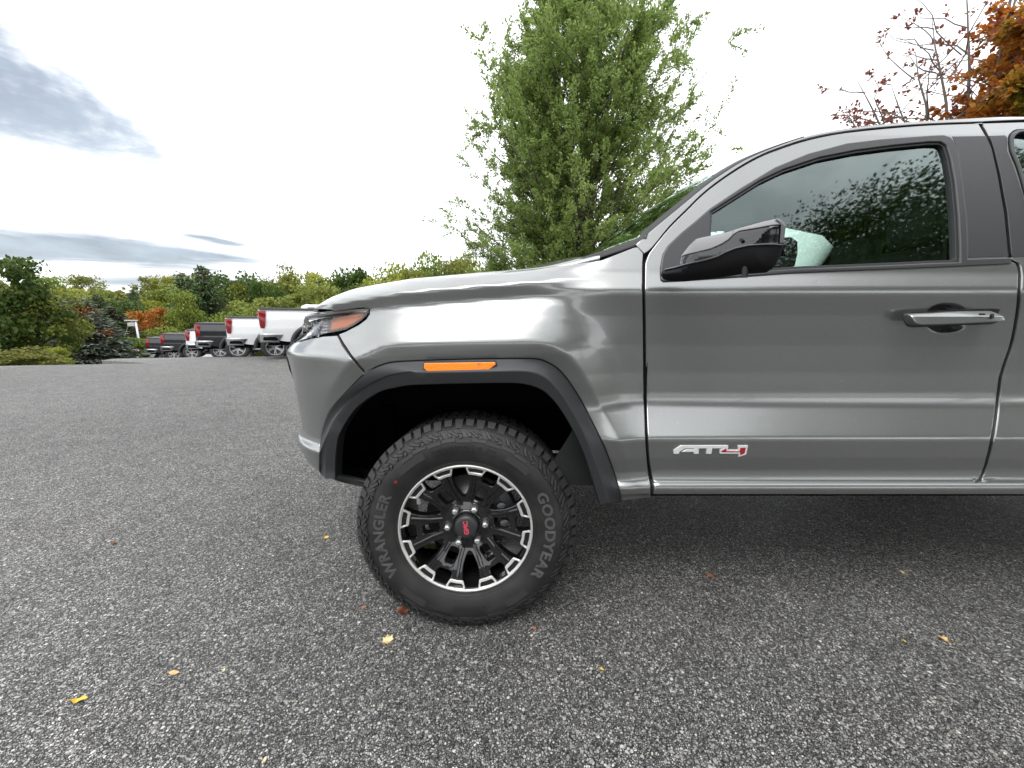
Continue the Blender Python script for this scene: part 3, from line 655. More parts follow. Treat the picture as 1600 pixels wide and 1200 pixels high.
hpart('light_guide', [(486, 499), (474, 503), (470, 530), (476, 528.5), (478, 509), (486, 506)], M['chrome'], -.05, -.018)
hpart('lamp_projector', [(486, 510), (480, 511), (478.5, 524), (485, 523)], M['disc'], -.05, -.022)
# grille
gz0, gz1 = .72, 1.06
gl_ = np.array([(hl[:, 0].min() - .015, .93), (hl[:, 0].min() - .015, 1.12), (S_MIN, 1.13), (S_MIN, .70), (hl[:, 0].min() - .22, .70)]); gl_ = gl_ if area(gl_) > 0 else gl_[::-1]
panel('grille', [resample(gl_, .05)], M['gloss'], truck, grid=.05, h=.012)
# --- flare: moulded plastic arch with a raised ridge
fo = px2s(resample(crom(FLARE_OUT[1:26], 4), 7, False), .002); nfl = 90
def along(p, n):
    d = np.concatenate([[0], np.cumsum(np.linalg.norm(np.diff(p, axis=0), axis=1))]); t_ = np.linspace(0, d[-1], n); return np.stack([np.interp(t_, d, p[:, i]) for i in range(p.shape[1])], 1)
RIDGE = [(508, 748), (508.5, 710), (512, 682), (521, 657), (545, 628), (575, 604), (605, 589), (636, 583), (700, 581.5), (760, 580.5), (824, 580), (853, 590), (872, 609), (884, 625), (908, 668), (929, 719), (941, 755), (951, 785)]
A3 = along(S3(px2s(resample(crom(FLARE_OUT[1:26], 4), 7, False)), .002), nfl)
def py_(pxs, Yv): return on_plane(pxs, Yv)
rp = along(crom(RIDGE, 6), nfl); ip = along(crom(FLARE_IN[1:27], 5), nfl)
bend = np.clip(-(A3[:, 0] + .42), 0, 1) * .35
R3 = on_plane(rp, 1.176 + bend * .9); I3 = on_plane(ip, 1.186 + bend * .8)
def fil(a, b, f, lift): q = a + (b - a) * f; q[:, 1] -= lift; return q
rings = [A3 + [0, .02, 0], A3, fil(A3, R3, .04, .004), fil(A3, R3, .35, .004), fil(A3, R3, .8, .0025), fil(A3, R3, .97, .0005), fil(R3, I3, .06, .0005), fil(R3, I3, .5, .001), fil(R3, I3, .94, .001), I3 + [0, .004, 0], I3 + [0, .055, 0]]
b = MB(); b.loft([[tuple(p) for p in r_] for r_ in rings], False, False); V, F = b.get(); F = [f for f in F if len(f) == 4]
# end caps
n_ = nfl
F = list(F) + [tuple(k * n_ for k in range(len(rings)))] + [tuple(k * n_ + n_ - 1 for k in range(len(rings)))[::-1]]
flare = mk('fender_flare', V, [f[::-1] for f in F], M['plastic'], truck); sharp(flare, 22)
flare_m = mirror_obj(flare, truck)
# amber marker
mp_ = [(663, 567.5), (773, 566), (774.5, 569.5), (764, 577.5), (668, 580), (662.5, 575)]
q = on_plane(resample(mp_, 5), 1.186)[:, [0, 2]]; q = q if area(q) > 0 else q[::-1]
def yfl(uv, hh):      # follows the upper facet of the flare
    t_ = np.clip((uv[:, 1] - .965) / .045, 0, 1); return np.stack([uv[:, 0], 1.183 + .012 * t_ - hh, uv[:, 1]], 1)
V, F, Nn = plate([inset(q, -.004)], yfl, [(0, -.01), (0, .0005), (.0015, .002)], .02); mk('marker_bezel', V, F, M['rubber_seal'], flare, True, Nn)
V, F, Nn = plate([q], yfl, [(0, 0), (0, .004), (.002, .0055)], .02); mk('side_marker_light', V, F, M['amber'], flare, True, Nn)
# wheel house liner
b = MB(); b.loft([[tuple(p) for p in I3 + [0, .05, 0]], [tuple(p) for p in (I3 * [1, 0, 1] + [0, 1.30, 0]) + (I3 - [WX, 0, WZ]) * [.04, 0, .06]], [tuple(p) for p in I3 * [1, 0, 1] + [0, 1.70, 0]]], False, False)
V, F = b.get(); F = [f for f in F if len(f) == 4]; F = list(F) + [tuple(range(2 * nfl, 3 * nfl))]
lin = mk('wheel_house_liner', V, F, M['void'], truck); mirror_obj(lin)
# --- rocker
rk = np.array([(.487, .5655), (.487, .517), (2.60, .517), (2.60, .5655)]); rk0 = px2s(np.array([(1020.5, 762)])); rk[:2, 0] = rk0[0, 0]
panel('rocker_panel', [resample(rk[::-1] if area(rk) < 0 else rk, .03)], M['paint'], truck, h=.006, grid=.012, th=.06, rnd=.006)
# --- cab side frame: painted A pillar and roof rail outside the door cut line
SIL = [(993, 384), (1020, 360), (1060, 327), (1100, 294), (1130, 272.5), (1160, 254), (1190, 240), (1225, 226.5), (1262, 214.5), (1300, 206.5), (1350, 199.5), (1400, 194.5), (1450, 191), (1500, 188), (1560, 184.5), (1600, 182.5)]
low = TR([(1006, 398)] + [(x - .0, y) for x, y in DOOR_TOP[2:]] + [(1545, 191), (1600, 188.5)], 3, 9, closed=False)
low[:, 1] += .002
hi_ = TR(SIL, 3, 9, closed=False); hi_[:, 1] = np.minimum(hi_[:, 1] + .004, 1.889)
ex = np.linspace(hi_[-1, 0] + .05, 2.60, 12); zr = hi_[-1, 1]
hi2 = np.vstack([hi_, np.stack([ex, zr - .004 * (ex - ex[0])], 1)]); lo2 = np.vstack([low, np.stack([ex, low[-1, 1] - .004 * (ex - ex[0])], 1)])
frame_loop = clean(np.vstack([lo2, hi2[::-1]]))
qp = np.array([(2.63, 1.33), (2.665, 1.33), (2.66, 1.60), (2.63, 1.84), (2.48, 1.845), (2.515, 1.78), (2.585, 1.60)]); panel('quarter_panel', [resample(qp, .04)], M['paint'], truck, grid=.04, gap=.0005)
panel('cab_side_frame', [frame_loop], M['paint'], truck, grid=.02, gap=.0005, h=.004)
RAIL = S3(hi2, .004)                                   # 3-D upper edge, used by windscreen and roof
# rear door
lo2f = lambda x_: float(np.interp(x_, lo2[:, 0], lo2[:, 1]))
rd_front = np.vstack([TR([(x + 3.5, y) for x, y in [(1530, 193)] + DOOR_BACK[:-1] + [(1528, 757)]], 2, 9, closed=False)])
rd = clean(np.vstack([rd_front, [[2.45, .568], [2.58, .75], [2.62, 1.25], [2.61, 1.33], [2.575, 1.60], [2.54, 1.75]], [[x_, lo2f(x_) - .006] for x_ in (2.50, 2.3, 2.1, 1.9, 1.7)]]))
rwin = np.vstack([TR([(1601, 203), (1590, 203.5), (1582, 207), (1577, 215), (1578, 236), (1588, 260), (1600, 300), (1612, 352), (1620, 402)], 2, 9, closed=False)])
rw = clean(np.vstack([rwin, [[2.53, 1.315], [2.50, 1.5], [2.42, 1.68], [2.30, 1.755]]]), .004)
rw_i = inset(rw if area(rw) > 0 else rw[::-1], .012)
rdoor = panel('rear_door', [rd, rw], M['paint'], truck, grid=.02, mirror=False); rd_m = mirror_obj(rdoor)
o = subpanel('window_seal', [rw, rw_i], M['satin'], rdoor, gap=0, h=.006, grid=.03, rnd=.004); mirror_obj(o, rd_m)
V, F, Nn = plate([rw_i], lambda uv, hh: S3(uv, hh), [(-.002, -.014), (-.002, -.010)], .05, nfn=lambda uv, hh: S3n(uv)); o = mk('side_window', V, F, M['glass'], rdoor, True, Nn); mirror_obj(o, rd_m)
app2 = [(1545, 212), (1570, 211), (1574, 216), (1574, 237), (1584, 262), (1597, 302), (1608, 352), (1616, 401), (1580, 402.5), (1573, 331), (1562, 272), (1552, 232)]
subpanel('pillar_trim', [TR(app2, 0, 9)], M['satin'], rdoor, th=.006, gap=.001, h=.0018, rnd=.0015)
bm2 = [(1582, 405), (1640, 402), (1700, 399.5), (1700, 409), (1640, 411), (1592, 413)]
# inner dark skins behind the doors (so gaps read black and the cabin has trim)
def skin(name, loops, m, parent, h, mir=True):
    V, F, Nn = plate(loops, lambda uv, hh: S3(uv, hh), [(.0, h - .012), (0, h)], .05, nfn=lambda uv, hh: S3n(uv)); o = mk(name, V, F, m, parent, True, Nn)
    if mir: mirror_obj(o, truck)
    return o
body_in = clean(np.vstack([[[.10, .54], [2.64, .54], [2.64, 1.30], [2.56, 1.79]], (hi2 - [0, .012])[::-1][2:], [[.40, 1.30], [.10, 1.20], [.30, .9]]]), .004)
skin('inner_body', [resample(body_in, .05), resample(inset(gl_in, .004), .03), rw_i], M['cabin'], truck, -.03)
skin('inner_fender', [np.array([(-.80, 1.02), (-.55, 1.02), (-.30, 1.02), (.10, 1.02), (.22, .85), (.32, .60), (.40, .54), (.48, .54), (.48, 1.26), (.30, 1.26), (.0, 1.23), (-.40, 1.20), (-.62, 1.17), (-.80, 1.12)])[::1]], M['void'], truck, -.045)
# --- bonnet, windscreen, roof (lofted from the near edge to the far edge)
hs = np.linspace(-1.12, .30, 52)
HE = S3(np.stack([hs, 1.3015 - hdrop(hs) + np.where(hs > .12, .02 * sstep(hs, .12, .33), 0)], 1), -.003)
def loft_across(name, E, mid_dx, crown, m, n=21, edge_drop=.012, parent=truck):
    rings = []
    for i, t_ in enumerate(np.linspace(0, 1, n)):
        q = E.copy(); q[:, 1] = E[:, 1] * (1 - t_) + (2 * YC - E[:, 1]) * t_; k = 1 - (2 * t_ - 1) ** 2
        q[:, 0] += mid_dx * k; q[:, 2] += crown * (1 - abs(2 * t_ - 1) ** 2.6); rings.append(q)
    r0 = rings[0].copy(); r0[:, 2] -= edge_drop; r1 = rings[-1].copy(); r1[:, 2] -= edge_drop
    b = MB(); b.loft([[tuple(p) for p in r_] for r_ in [r0] + rings + [r1]], False, False); V, F = b.get(); F = [f[::-1] for f in F if len(f) == 4]
    return mk(name, V, F, m, parent)
mdx = np.interp(hs, [-1.12, -.6, .33], [-.02, -.08, -.16]); hood = loft_across('bonnet', HE, mdx, np.interp(hs, [-1.12, -.8, .33], [.005, .03, .05]), M['paint'])
# raised centre of the bonnet
pe = np.array([(x, y, z) for x, y, z in zip(np.linspace(-.95, .15, 12), np.full(12, 1.62), np.linspace(1.235, 1.352, 12))])
wsI = [i for i in range(len(RAIL)) if RAIL[i, 0] < RAIL[0, 0] + 1.02 and RAIL[i, 2] < 1.80]
WE = RAIL[wsI]; base_pt = np.array([[WE[0, 0] - .17, WE[0, 1] + .03, WE[0, 2] - .045], [WE[0, 0] - .08, WE[0, 1] + .01, WE[0, 2] - .02]])
WE = np.vstack([base_pt, WE]); WE = crom(WE[::3], 3)
tt = np.linspace(0, 1, len(WE))
ws = loft_across('windscreen', WE + [0, .004, .0], -.10 * (1 - .45 * tt), .012 + .030 * tt, M['glass'], 25, .004)
# black ceramic border along the near edge of the screen
b = MB(); b.loft([[tuple(p) for p in WE + [0, .0, -.012]], [tuple(p) for p in WE + [0, .002, .004]], [tuple(p) for p in WE + [-.012, .045, .010]], [tuple(p) for p in WE + [-.012, .045, -.01]]], False, False); V, F = b.get()
o = mk('windscreen_border', V, [f[::-1] for f in F if len(f) == 4], M['rubber_seal'], ws); mirror_obj(o)
ri = [i for i in range(len(RAIL)) if RAIL[i, 0] >= WE[-1, 0] - .01]; RE = RAIL[ri]; RE = RE[::2] if len(RE) > 30 else RE
# rear of the cab
RE = np.vstack([RE, [[2.66, RE[-1, 1] + .01, RE[-1, 2] - .02]]])
roof = loft_across('roof', RE, -.10 * .55 * np.clip(1 - (RE[:, 0] - RE[0, 0]) / .5, 0, 1), np.interp(RE[:, 0], [RE[0, 0], RE[0, 0] + .3], [.055, .045]), M['paint'], 17)
lin_ = RE.copy(); lin_[:, 2] -= .05; lin_[:, 1] += .04
loft_across('headliner', lin_, -.06, .03, M['headliner'], 9)
cow = np.array([(x, 1.47, 1.27) for x in np.linspace(.16, .50, 5)]); cow[:, 2] = np.linspace(1.30, 1.25, 5); loft_across('cowl_panel', cow, -.16, .03, M['plastic'], 9)
# cab back and rear window
b = MB(); b.box((2.64, Y0 + .10, .60), (2.67, 2 * YC - Y0 - .10, 1.30)); b.box((2.60, Y0 + .22, 1.66), (2.65, 2 * YC - Y0 - .22, 1.845)); b.box((2.62, Y0 + .08, 1.30), (2.67, Y0 + .30, 1.70)); b.box((2.62, 2 * YC - Y0 - .30, 1.30), (2.67, 2 * YC - Y0 - .08, 1.70)); cb_ = b.mk('cab_back_panel', M['paint'], truck)
b = MB(); b.box((2.645, Y0 + .30, 1.30), (2.655, 2 * YC - Y0 - .30, 1.70)); b.mk('rear_window', M['glass'], cb_)
# floor pan, frame rails; lower boxes added to block light and deepen the shadow
b = MB(); b.box((.50, 1.36, .47), (4.25, 3.01, .53)); b.box((.50, 1.47, .40), (4.2, 2.90, .465)); b.box((.60, 1.62, .335), (2.9, 2.70, .395)); b.mk('floor_pan_light_block', M['void'], truck)
MB().box((-.86, 1.66, .44), (-.55, 2.71, .74)).mk('skid_plate', M['void'], truck)
for y in (1.62, 2.68): MB().box((-.80, y, .40), (4.2, y + .09, .50)).mk('chassis_rail', M['void'], truck)
# bed side, tailgate, rear wheel arch, rear bumper
aw = [(3.17 + .50 * math.cos(a), .40 + .50 * math.sin(a)) for a in np.linspace(math.pi * 1.05 - math.pi * .0, -.05 * math.pi , 24)]
bed = clean(np.array([(2.645, .57)] + [(x, max(z, .56)) for x, z in aw[::1]] + [(4.18, .62), (4.22, 1.0), (4.20, 1.315), (2.66, 1.325)]))
panel('bed_side', [resample(bed, .05)], M['paint'], truck, grid=.04)
b = MB(); b.box((4.16, 1.33, .70), (4.22, 3.04, 1.31), .01); b.mk('tailgate', M['paint'], truck)
b = MB(); b.box((2.68, 1.33, .70), (4.16, 3.04, .74)); b.mk('bed_floor', M['plastic'], truck)
b = MB(); b.box((4.20, 1.30, .50), (4.34, 3.07, .70), .02); b.mk('rear_bumper', M['chrome'], truck)
for y0_, y1_ in ((1.24, 1.26), (3.11, 3.13)):
    b = MB(); aa = np.linspace(math.pi * 1.03, -.03 * math.pi, 30); r_ = [[(3.17 + q * math.cos(a), y, .40 + q * math.sin(a)) for a in aa] for q, y in ((.54, 1.24), (.53, 1.20), (.48, 1.195), (.465, 1.21), (.465, 1.30))]
    b.loft(r_, False, False); V, F = b.get(); F = [f for f in F if len(f) == 4]
    if y0_ > 2: V = V * [1, -1, 1] + [0, 2 * YC, 0]
    mk('rear_fender_flare', V, F, M['plastic'], truck)
    V = np.array([(3.17 + .47 * math.cos(a), y, .40 + .47 * math.sin(a)) for y in ((1.28, 1.62) if y0_ < 2 else (3.09, 2.75)) for a in aa]); n_ = len(aa)
    mk('wheel_house_liner', V, [(i, i + 1, i + 1 + n_, i + n_) for i in range(n_ - 1)] + [tuple(range(n_, 2 * n_))], M['void'], truck)
# --- interior seen through the glass
b = MB(); b.loft([[(x, y, z) for x, z in ((.28, 1.27), (.70, 1.255), (.80, 1.20), (.80, .95), (.40, .95))] for y in (1.36, 3.01)], True, True); b.mk('dashboard', M['cabin'], truck)
def seat(x, y, name='seat'):
    rows = lambda pr, ys: [[(x + a, y + yy, z) for a, z in pr] for yy in ys]
    b = MB(); b.loft(rows([(-.28, .78), (-.30, .88), (.22, .84), (.26, .74)], (-.24, .24)), True, True)
    s_ = sharp(b.mk(name, M['seat_mat'], truck), 40)
    b = MB()
    rg = []
    for z, wd, dx, th in ((.80, .22, .22, .14), (.95, .25, .25, .15), (1.15, .25, .29, .13), (1.33, .23, .335, .11), (1.42, .19, .36, .08), (1.44, .14, .365, .05)):
        rg.append([(x + dx + sx_ * th / 2 * (1 if abs(sy_) < .9 else .7), y + sy_ * wd, z) for sx_, sy_ in ((-1, -1), (-1, -.6), (-1, .6), (-1, 1), (1, 1), (1, .6), (1, -.6), (1, -1))])
    b.loft(rg, True, True); sharp(b.mk('backrest', M['seat_mat'], s_), 50)
    b = MB(); rg = []
    for z, wd, th in ((1.46, .10, .06), (1.48, .125, .09), (1.56, .13, .10), (1.63, .12, .09), (1.66, .09, .05)):
        rg.append([(x + .385 + sx_ * th / 2, y + sy_ * wd, z) for sx_, sy_ in ((-1, -.8), (-1, .8), (0, 1), (1, .8), (1, -.8), (0, -1))])
    b.loft(rg, True, True); [b.tube([(x + .375, y + q, 1.40), (x + .385, y + q, 1.48)], .006, 6) for q in (-.06, .06)]; sharp(b.mk('headrest', M['seat_mat'], s_), 50)
seat(1.42, 1.74); seat(1.42, 2.63)
b = MB(); rg = []
for z in (.80, 1.0, 1.25, 1.42): rg.append([(2.08 + (z - .8) * .22 + dx, yy, z) for dx, yy in ((0, 1.40), (0, 2.97), (.12, 2.97), (.12, 1.40))])
b.loft(rg, True, True); rbn = b.mk('rear_bench', M['seat_mat'], truck)
for yy in (1.74, 2.62):
    b = MB(); b.box((2.26, yy - .17, 1.40), (2.36, yy + .17, 1.66), .035); b.mk('headrest', M['seat_mat'], rbn)
# steering wheel (tilted torus) and column
cw = np.array([.93, 1.74, 1.13]); axw = np.array([.90, 0, .43]); axw /= np.linalg.norm(axw); uw = np.array([0, 1.0, 0]); vw = np.cross(axw, uw)
ring = [cw + .185 * (math.cos(a) * uw + math.sin(a) * vw) for a in np.linspace(0, 2 * math.pi, 41)]
b = MB(); b.tube(ring, .015, 8, False); b.tube([cw, cw - axw * .25], .04, 8)
for a in (math.pi * .02, math.pi * .98, math.pi * 1.5): b.tube([cw, cw + .18 * (math.cos(a) * uw + math.sin(a) * vw)], .018, 6)
b.mk('steering_wheel', M['cabin'], truck, True)
b = MB(); b.box((.86, 2.10, 1.56), (.885, 2.28, 1.625), .006); b.tube([(.85, 2.185, 1.60), (.78, 2.185, 1.68)], .012, 6); b.mk('rear_view_mirror', M['cabin'], truck)
# --- door mirrors
def mface(px):      # front shell lies on a slanted plane from the door (px 1035) out to the tip (px 1222)
    px = np.asarray(px, float); r = rays(px); A = on_plane([(1040, 425)], 1.205)[0]; B = on_plane([(1222, 400)], .985)[0]
    d = B - A; n = np.array([d[1], -d[0], 0.0]); n /= np.linalg.norm(n); t_ = ((A - CO) @ n) / (r @ n); return CO + r * t_[:, None], n, A, d / np.linalg.norm(d)
_, MN, MA, MD = mface([(1100, 400)])
if MN @ (CO - MA) < 0: MN = -MN
def muv(px): q, *_ = mface(px); w_ = q - MA; return np.stack([w_ @ MD, q[:, 2]], 1)
MSIL = crom([(1033, 431), (1034, 424), (1041, 419.5), (1060, 412), (1066, 398), (1074, 384), (1083, 373), (1092, 370), (1130, 362.5), (1160, 354), (1190, 345.5), (1206, 342), (1215, 342.5), (1221, 347), (1224, 354), (1223, 368), (1222, 384), (1219, 398), (1213, 412), (1207, 420), (1198, 426), (1180, 427.5), (1160, 428.5), (1130, 433.5), (1100, 437), (1070, 440), (1050, 439.5), (1038, 437)], 3, True)
msil = muv(resample(MSIL, 4)); msil = msil if area(msil) > 0 else msil[::-1]; msil = clean(msil, .001)
CLOW = muv([(1040, 421), (1064, 402), (1095, 396.5), (1117, 391), (1132, 384), (1142, 377), (1148, 368), (1157, 362.5), (1190, 358), (1224, 352)])
def mfn(bulge, tilt=0.0, z0=0.0):
    def f(uv, hh):
        z0 = np.interp(uv[:, 0], CLOW[:, 0], CLOW[:, 1]) if tilt else 0
        d_ = polydist(uv, msil); q = MA + uv[:, :1] * MD + 0; q[:, 2] = uv[:, 1]
        return q + MN * (hh + bulge * (1 - np.exp(-d_ / .022)) - tilt * np.clip(uv[:, 1] - z0, 0, 1))[:, None]
    return f
up_ = -1 if np.cross(MD, [0, 0, 1]) @ MN < 0 else 1
def mpart(name, px, m, parent, h0, h1, bul=.03, tilt=0., z0=0., bev=.002, grid=.008, loop=None, step=4):
    lp = muv(resample(px, step)) if loop is None else loop; lp = clean(lp if area(lp) > 0 else lp[::-1], .0008)
    V, F, Nn = plate([lp], mfn(bul, tilt, z0), ([(.020, h0), (.003, -.02)] if h0 < -.05 else [(0, h0)]) + [(0, h1 - bev), (bev, h1)], grid, flip=(up_ < 0)); return mk(name, V, F, m, parent, True, Nn)
LOW = [(1033, 431), (1034, 424), (1041, 421), (1070, 415.5), (1097, 410), (1112, 407), (1127, 402.5), (1142, 395), (1156, 389.8), (1175, 386), (1200, 384), (1223, 383)]
mir = mpart('side_mirror', LOW + [(1219, 398), (1213, 412), (1207, 420), (1198, 426), (1180, 427.5), (1160, 428.5), (1130, 433.5), (1100, 437), (1070, 440), (1050, 439.5), (1038, 437)], M['mirror_low'], truck, -.07, .003)
UP = [(1063, 411), (1066, 398), (1074, 384), (1083, 373), (1092, 370), (1130, 362.5), (1160, 354), (1190, 345.5), (1206, 342), (1215, 342.5), (1221, 347), (1224, 354), (1223, 368), (1223, 382)]
zt = float(muv([(1120, 395)])[0, 1])
mcap = mpart('mirror_cap', UP + LOW[::-1][1:-3], M['gloss'], mir, -.07, .004, .03, .34, 0, .002, .005)
CAP2 = [(1064, 402), (1074, 385), (1084, 373), (1130, 363.5), (1160, 355.5), (1190, 347), (1206, 343.5), (1214, 344), (1220, 349), (1221, 352.5), (1190, 358), (1166, 361.5), (1157, 362.5), (1148, 368), (1142, 377), (1132, 384), (1117, 391), (1095, 396.5)]
lpz = muv(resample(CAP2, 4)); zz0 = lpz[:, 1].min()
mpart('mirror_cap_sheen_facet', CAP2, M['facet'], mir, .0, .008, .03, .34, zz0, .002, .005)  # plate whose grey colour paints the sky reflection on the cap
rim_ = [(1041, 420.3), (1070, 415), (1097, 409.5), (1112, 406.3), (1127, 401.5), (1142, 394), (1156, 388.8), (1175, 385), (1200, 383), (1222.5, 382), (1222.5, 384), (1200, 385), (1175, 387), (1156, 391), (1142, 396.5), (1127, 404), (1112, 408.3), (1097, 411.5), (1070, 417), (1041, 422.3)]
mpart('mirror_ridge', rim_, M['grey_plastic'], mir, .0, .009, .03, bev=.001, step=3)
mpart('mirror_edge', [(1210, 342.3), (1216, 343), (1221.5, 347.5), (1224, 354), (1223, 368), (1222.5, 381), (1219.5, 381), (1220, 368), (1220.5, 354), (1218, 349.5), (1213, 345.3)], M['grey_plastic'], mir, -.01, .0105, .03, bev=.001, step=3)
# camera dot, mirror glass on the rear face
b = MB(); cp = mface([(1165, 378)])[0][0] + MN * .034; b.tube([cp, cp + MN * .006], .0045, 12); b.mk('camera_dot', M['rubber_seal'], mir)
b = MB(); cp = mface([(1166, 427)])[0][0] + MN * .012; b.tube([cp - [0, 0, .012], cp + [0, 0, .02]], .008, 12); b.mk('puddle_lamp', M['rubber_seal'], mir)
for o in [x for x in bpy.data.objects if x.name.startswith(('mirror_cap', 'side_mirror')) and '.' not in x.name and 'facet' not in x.name]: pass
mm_ = mirror_obj(mir, truck); mirror_obj(bpy.data.objects['mirror_cap'], mm_)
gq = inset(clean(muv(resample(UP + [(1213, 412), (1198, 424), (1130, 431), (1090, 432)], 5))[::1], .002), 0); gq = gq if area(gq) > 0 else gq[::-1]
V, F, Nn = plate([inset(gq, .034)], lambda uv, hh: (MA + uv[:, :1] * MD) * [1, 1, 0] + np.stack([0 * uv[:, 0], 0 * uv[:, 0], uv[:, 1]], 1) - MN * (.072 + hh)[:, None], [(0, -.01), (0, .002)], .03, flip=(up_ > 0)); o = mk('mirror_glass', V, F, M['chrome'], mir, True, Nn); mirror_obj(o, mm_)
# --- the front wheel
YW = 1.222; WC = np.array([WX, YW, WZ]); RT = .4035
wheel = bpy.data.objects.new('wheel', None); COL.objects.link(wheel); wheel.parent = truck; wheel.location = Vector(WC) - Vector(truck.location); ORG[wheel.name] = WC.copy(); wheel.empty_display_size = .1
TP = [(.232, .020), (.238, .006), (.244, .002), (.252, .0), (.262, -.006), (.280, -.013), (.300, -.017), (.318, -.018), (.335, -.015), (.350, -.009), (.362, -.002), (.372, .006), (.381, .015), (.388, .025), (.3925, .038), (.395, .055), (.396, .09), (.396, .1275)]
full = TP + [(r, .255 - w_) for r, w_ in TP[::-1][1:]]
b = MB(); b.lathe(full, WC, 160); V, F = b.get(); tyre = mk('tyre', V, [f[::-1] for f in F], M['tyre'], wheel)
def prof_w(r): return np.interp(r, [p[0] for p in TP[:-2]], [p[1] for p in TP[:-2]])
def pol(r, deg): a = np.radians(deg); return np.stack([r * np.sin(a), r * np.cos(a)], -1)
def side_fn(uv, hh):
    r = np.hypot(uv[:, 0], uv[:, 1]); return np.stack([WX + uv[:, 0], YW + prof_w(r) - hh, WZ + uv[:, 1]], 1)
def rad_fn(polyfn):
    return polyfn
# tread blocks round the circumference
tb = MB(); nb = 64
def blk(a0, a1, w0, w1, h=.0075, skew=0.0, rb=.3945):
    rr = []
    for r in (rb, RT - .0012, RT):
        k = 0 if r < RT else .0015
        rr.append([(WX + r * math.sin(a + sk), YW + w_, WZ + r * math.cos(a + sk)) for a, w_, sk in ((a0 + k * 3, w0 + k, 0), (a1 - k * 3, w0 + k, 0), ((a0 + a1) / 2 + (a1 - a0) / 2 - k * 3, w1 - k, skew), (a0 + k * 3, w1 - k, skew))])
    tb.loft(rr, True, True)
st_ = 2 * math.pi / nb
for i in range(nb):
    a = i * st_; big_ = i % 2
    blk(a + .10 * st_, a + .86 * st_, .030 if big_ else .036, .070, skew=.10 * st_)
    blk(a + .30 * st_, a + 1.10 * st_, .078, .104, skew=-.2 * st_); blk(a + .05 * st_, a + .85 * st_, .112, .143, skew=.2 * st_)
    blk(a + .30 * st_, a + 1.10 * st_, .151, .177, skew=-.2 * st_); blk(a + .10 * st_, a + .86 * st_, .185, .225, skew=.1 * st_)
    # shoulder face of the outer blocks
    r_in = .376 if big_ else .383
    q = [[(WX + r * math.sin(t_), YW + w_ - h_, WZ + r * math.cos(t_)) for r, w_, t_ in ((RT - .001, .034, a + .12 * st_), (RT - .001, .034, a + .84 * st_), (r_in, prof_w(r_in), a + .80 * st_), (r_in, prof_w(r_in), a + .16 * st_))] for h_ in (-.012, .0045)]
    tb.loft(q, True, True)
V, F = tb.get(); tread = mk('tread', V, F, M['tread'], wheel, False); tread['kind'] = 'stuff'
# raised chevrons on the shoulder
cv = MB(); nc = 32
def sprism(pts, h, mbld, h0=-.004):
    pts = np.asarray(pts, float)
    if area(pts) < 0: pts = pts[::-1]
    c_ = pts.mean(0); t1 = c_ + (pts - c_) * .93
    mbld.loft([[tuple(p) for p in side_fn(pts, np.full(len(pts), h0))], [tuple(p) for p in side_fn(pts, np.full(len(pts), h * .7))], [tuple(p) for p in side_fn(t1, np.full(len(pts), h))]], True, True)
for i in range(nc):
    a = i * 360 / nc
    def W_(pts, dx): return [pol(r, a + d_ + dx) for r, d_ in pts]
    for pts in ([(.374, .4), (.374, 1.6), (.364, 2.6), (.356, 4.6), (.350, 4.4), (.352, 3.0), (.361, 1.2)], [(.374, 3.0), (.374, 4.6), (.366, 5.3), (.360, 7.2), (.353, 8.6), (.350, 7.6), (.356, 5.8), (.364, 3.6)],
                [(.375, 6.4), (.375, 7.6), (.369, 8.2), (.364, 9.8), (.359, 10.2), (.363, 7.6)], [(.351, 9.4), (.357, 9.8), (.357, 10.6), (.350, 10.6), (.344, 9.6), (.344, 8.4)]): sprism(W_(pts, 0), .0058, cv)
V, F = cv.get(); o = mk('sidewall_chevrons', V, F, M['tread'], wheel, False); o['kind'] = 'stuff'
# stepped bands of the sidewall
bd = MB()
def band(a0, a1, r0, r1, mb, h=.0030):
    n_ = max(3, int(abs(a1 - a0) / 2)); aa = np.linspace(a0, a1, n_); pts = [pol(r1, a) for a in aa] + [pol(r0, a) for a in aa[::-1]]
    pts = np.array(pts); mb.loft([[tuple(p) for p in side_fn(pts, np.full(len(pts), -.003))], [tuple(p) for p in side_fn(pts, np.full(len(pts), h))]], True, False)
    V0 = side_fn(pts, np.full(len(pts), h)); k = n_; mb.add(V0, [(i, i + 1, 2 * k - 2 - i, 2 * k - 1 - i) for i in range(k - 1)])
for k_ in range(-4, 5): band(k_ * 9.0 - 4.2, k_ * 9.0 + 4.2, .330 + .004 * (k_ % 2), .341 + .005 * (k_ % 2), bd)
for k_ in range(-4, 5): band(180 + k_ * 9.0 - 4.2, 180 + k_ * 9.0 + 4.2, .330 + .004 * (k_ % 2), .341 + .005 * (k_ % 2), bd)
for a0, a1 in ((-46, -26), (28, 46), (136, 152), (208, 226)): band(a0, a1, .300, .326, bd, .0022)
V, F = bd.get(); mk('sidewall_steps', V, F, M['tread'], wheel, False)['kind'] = 'stuff'
for r0 in (.2545, .3465):
    b = MB(); b.lathe([(r0 - .0012, prof_w(r0) + .002), (r0 - .0005, prof_w(r0) - .0018), (r0 + .0005, prof_w(r0) - .0018), (r0 + .0012, prof_w(r0) + .002)], WC, 120); V, F = b.get(); mk('sidewall_rib', V, [f[::-1] for f in F], M['tyre'], wheel)
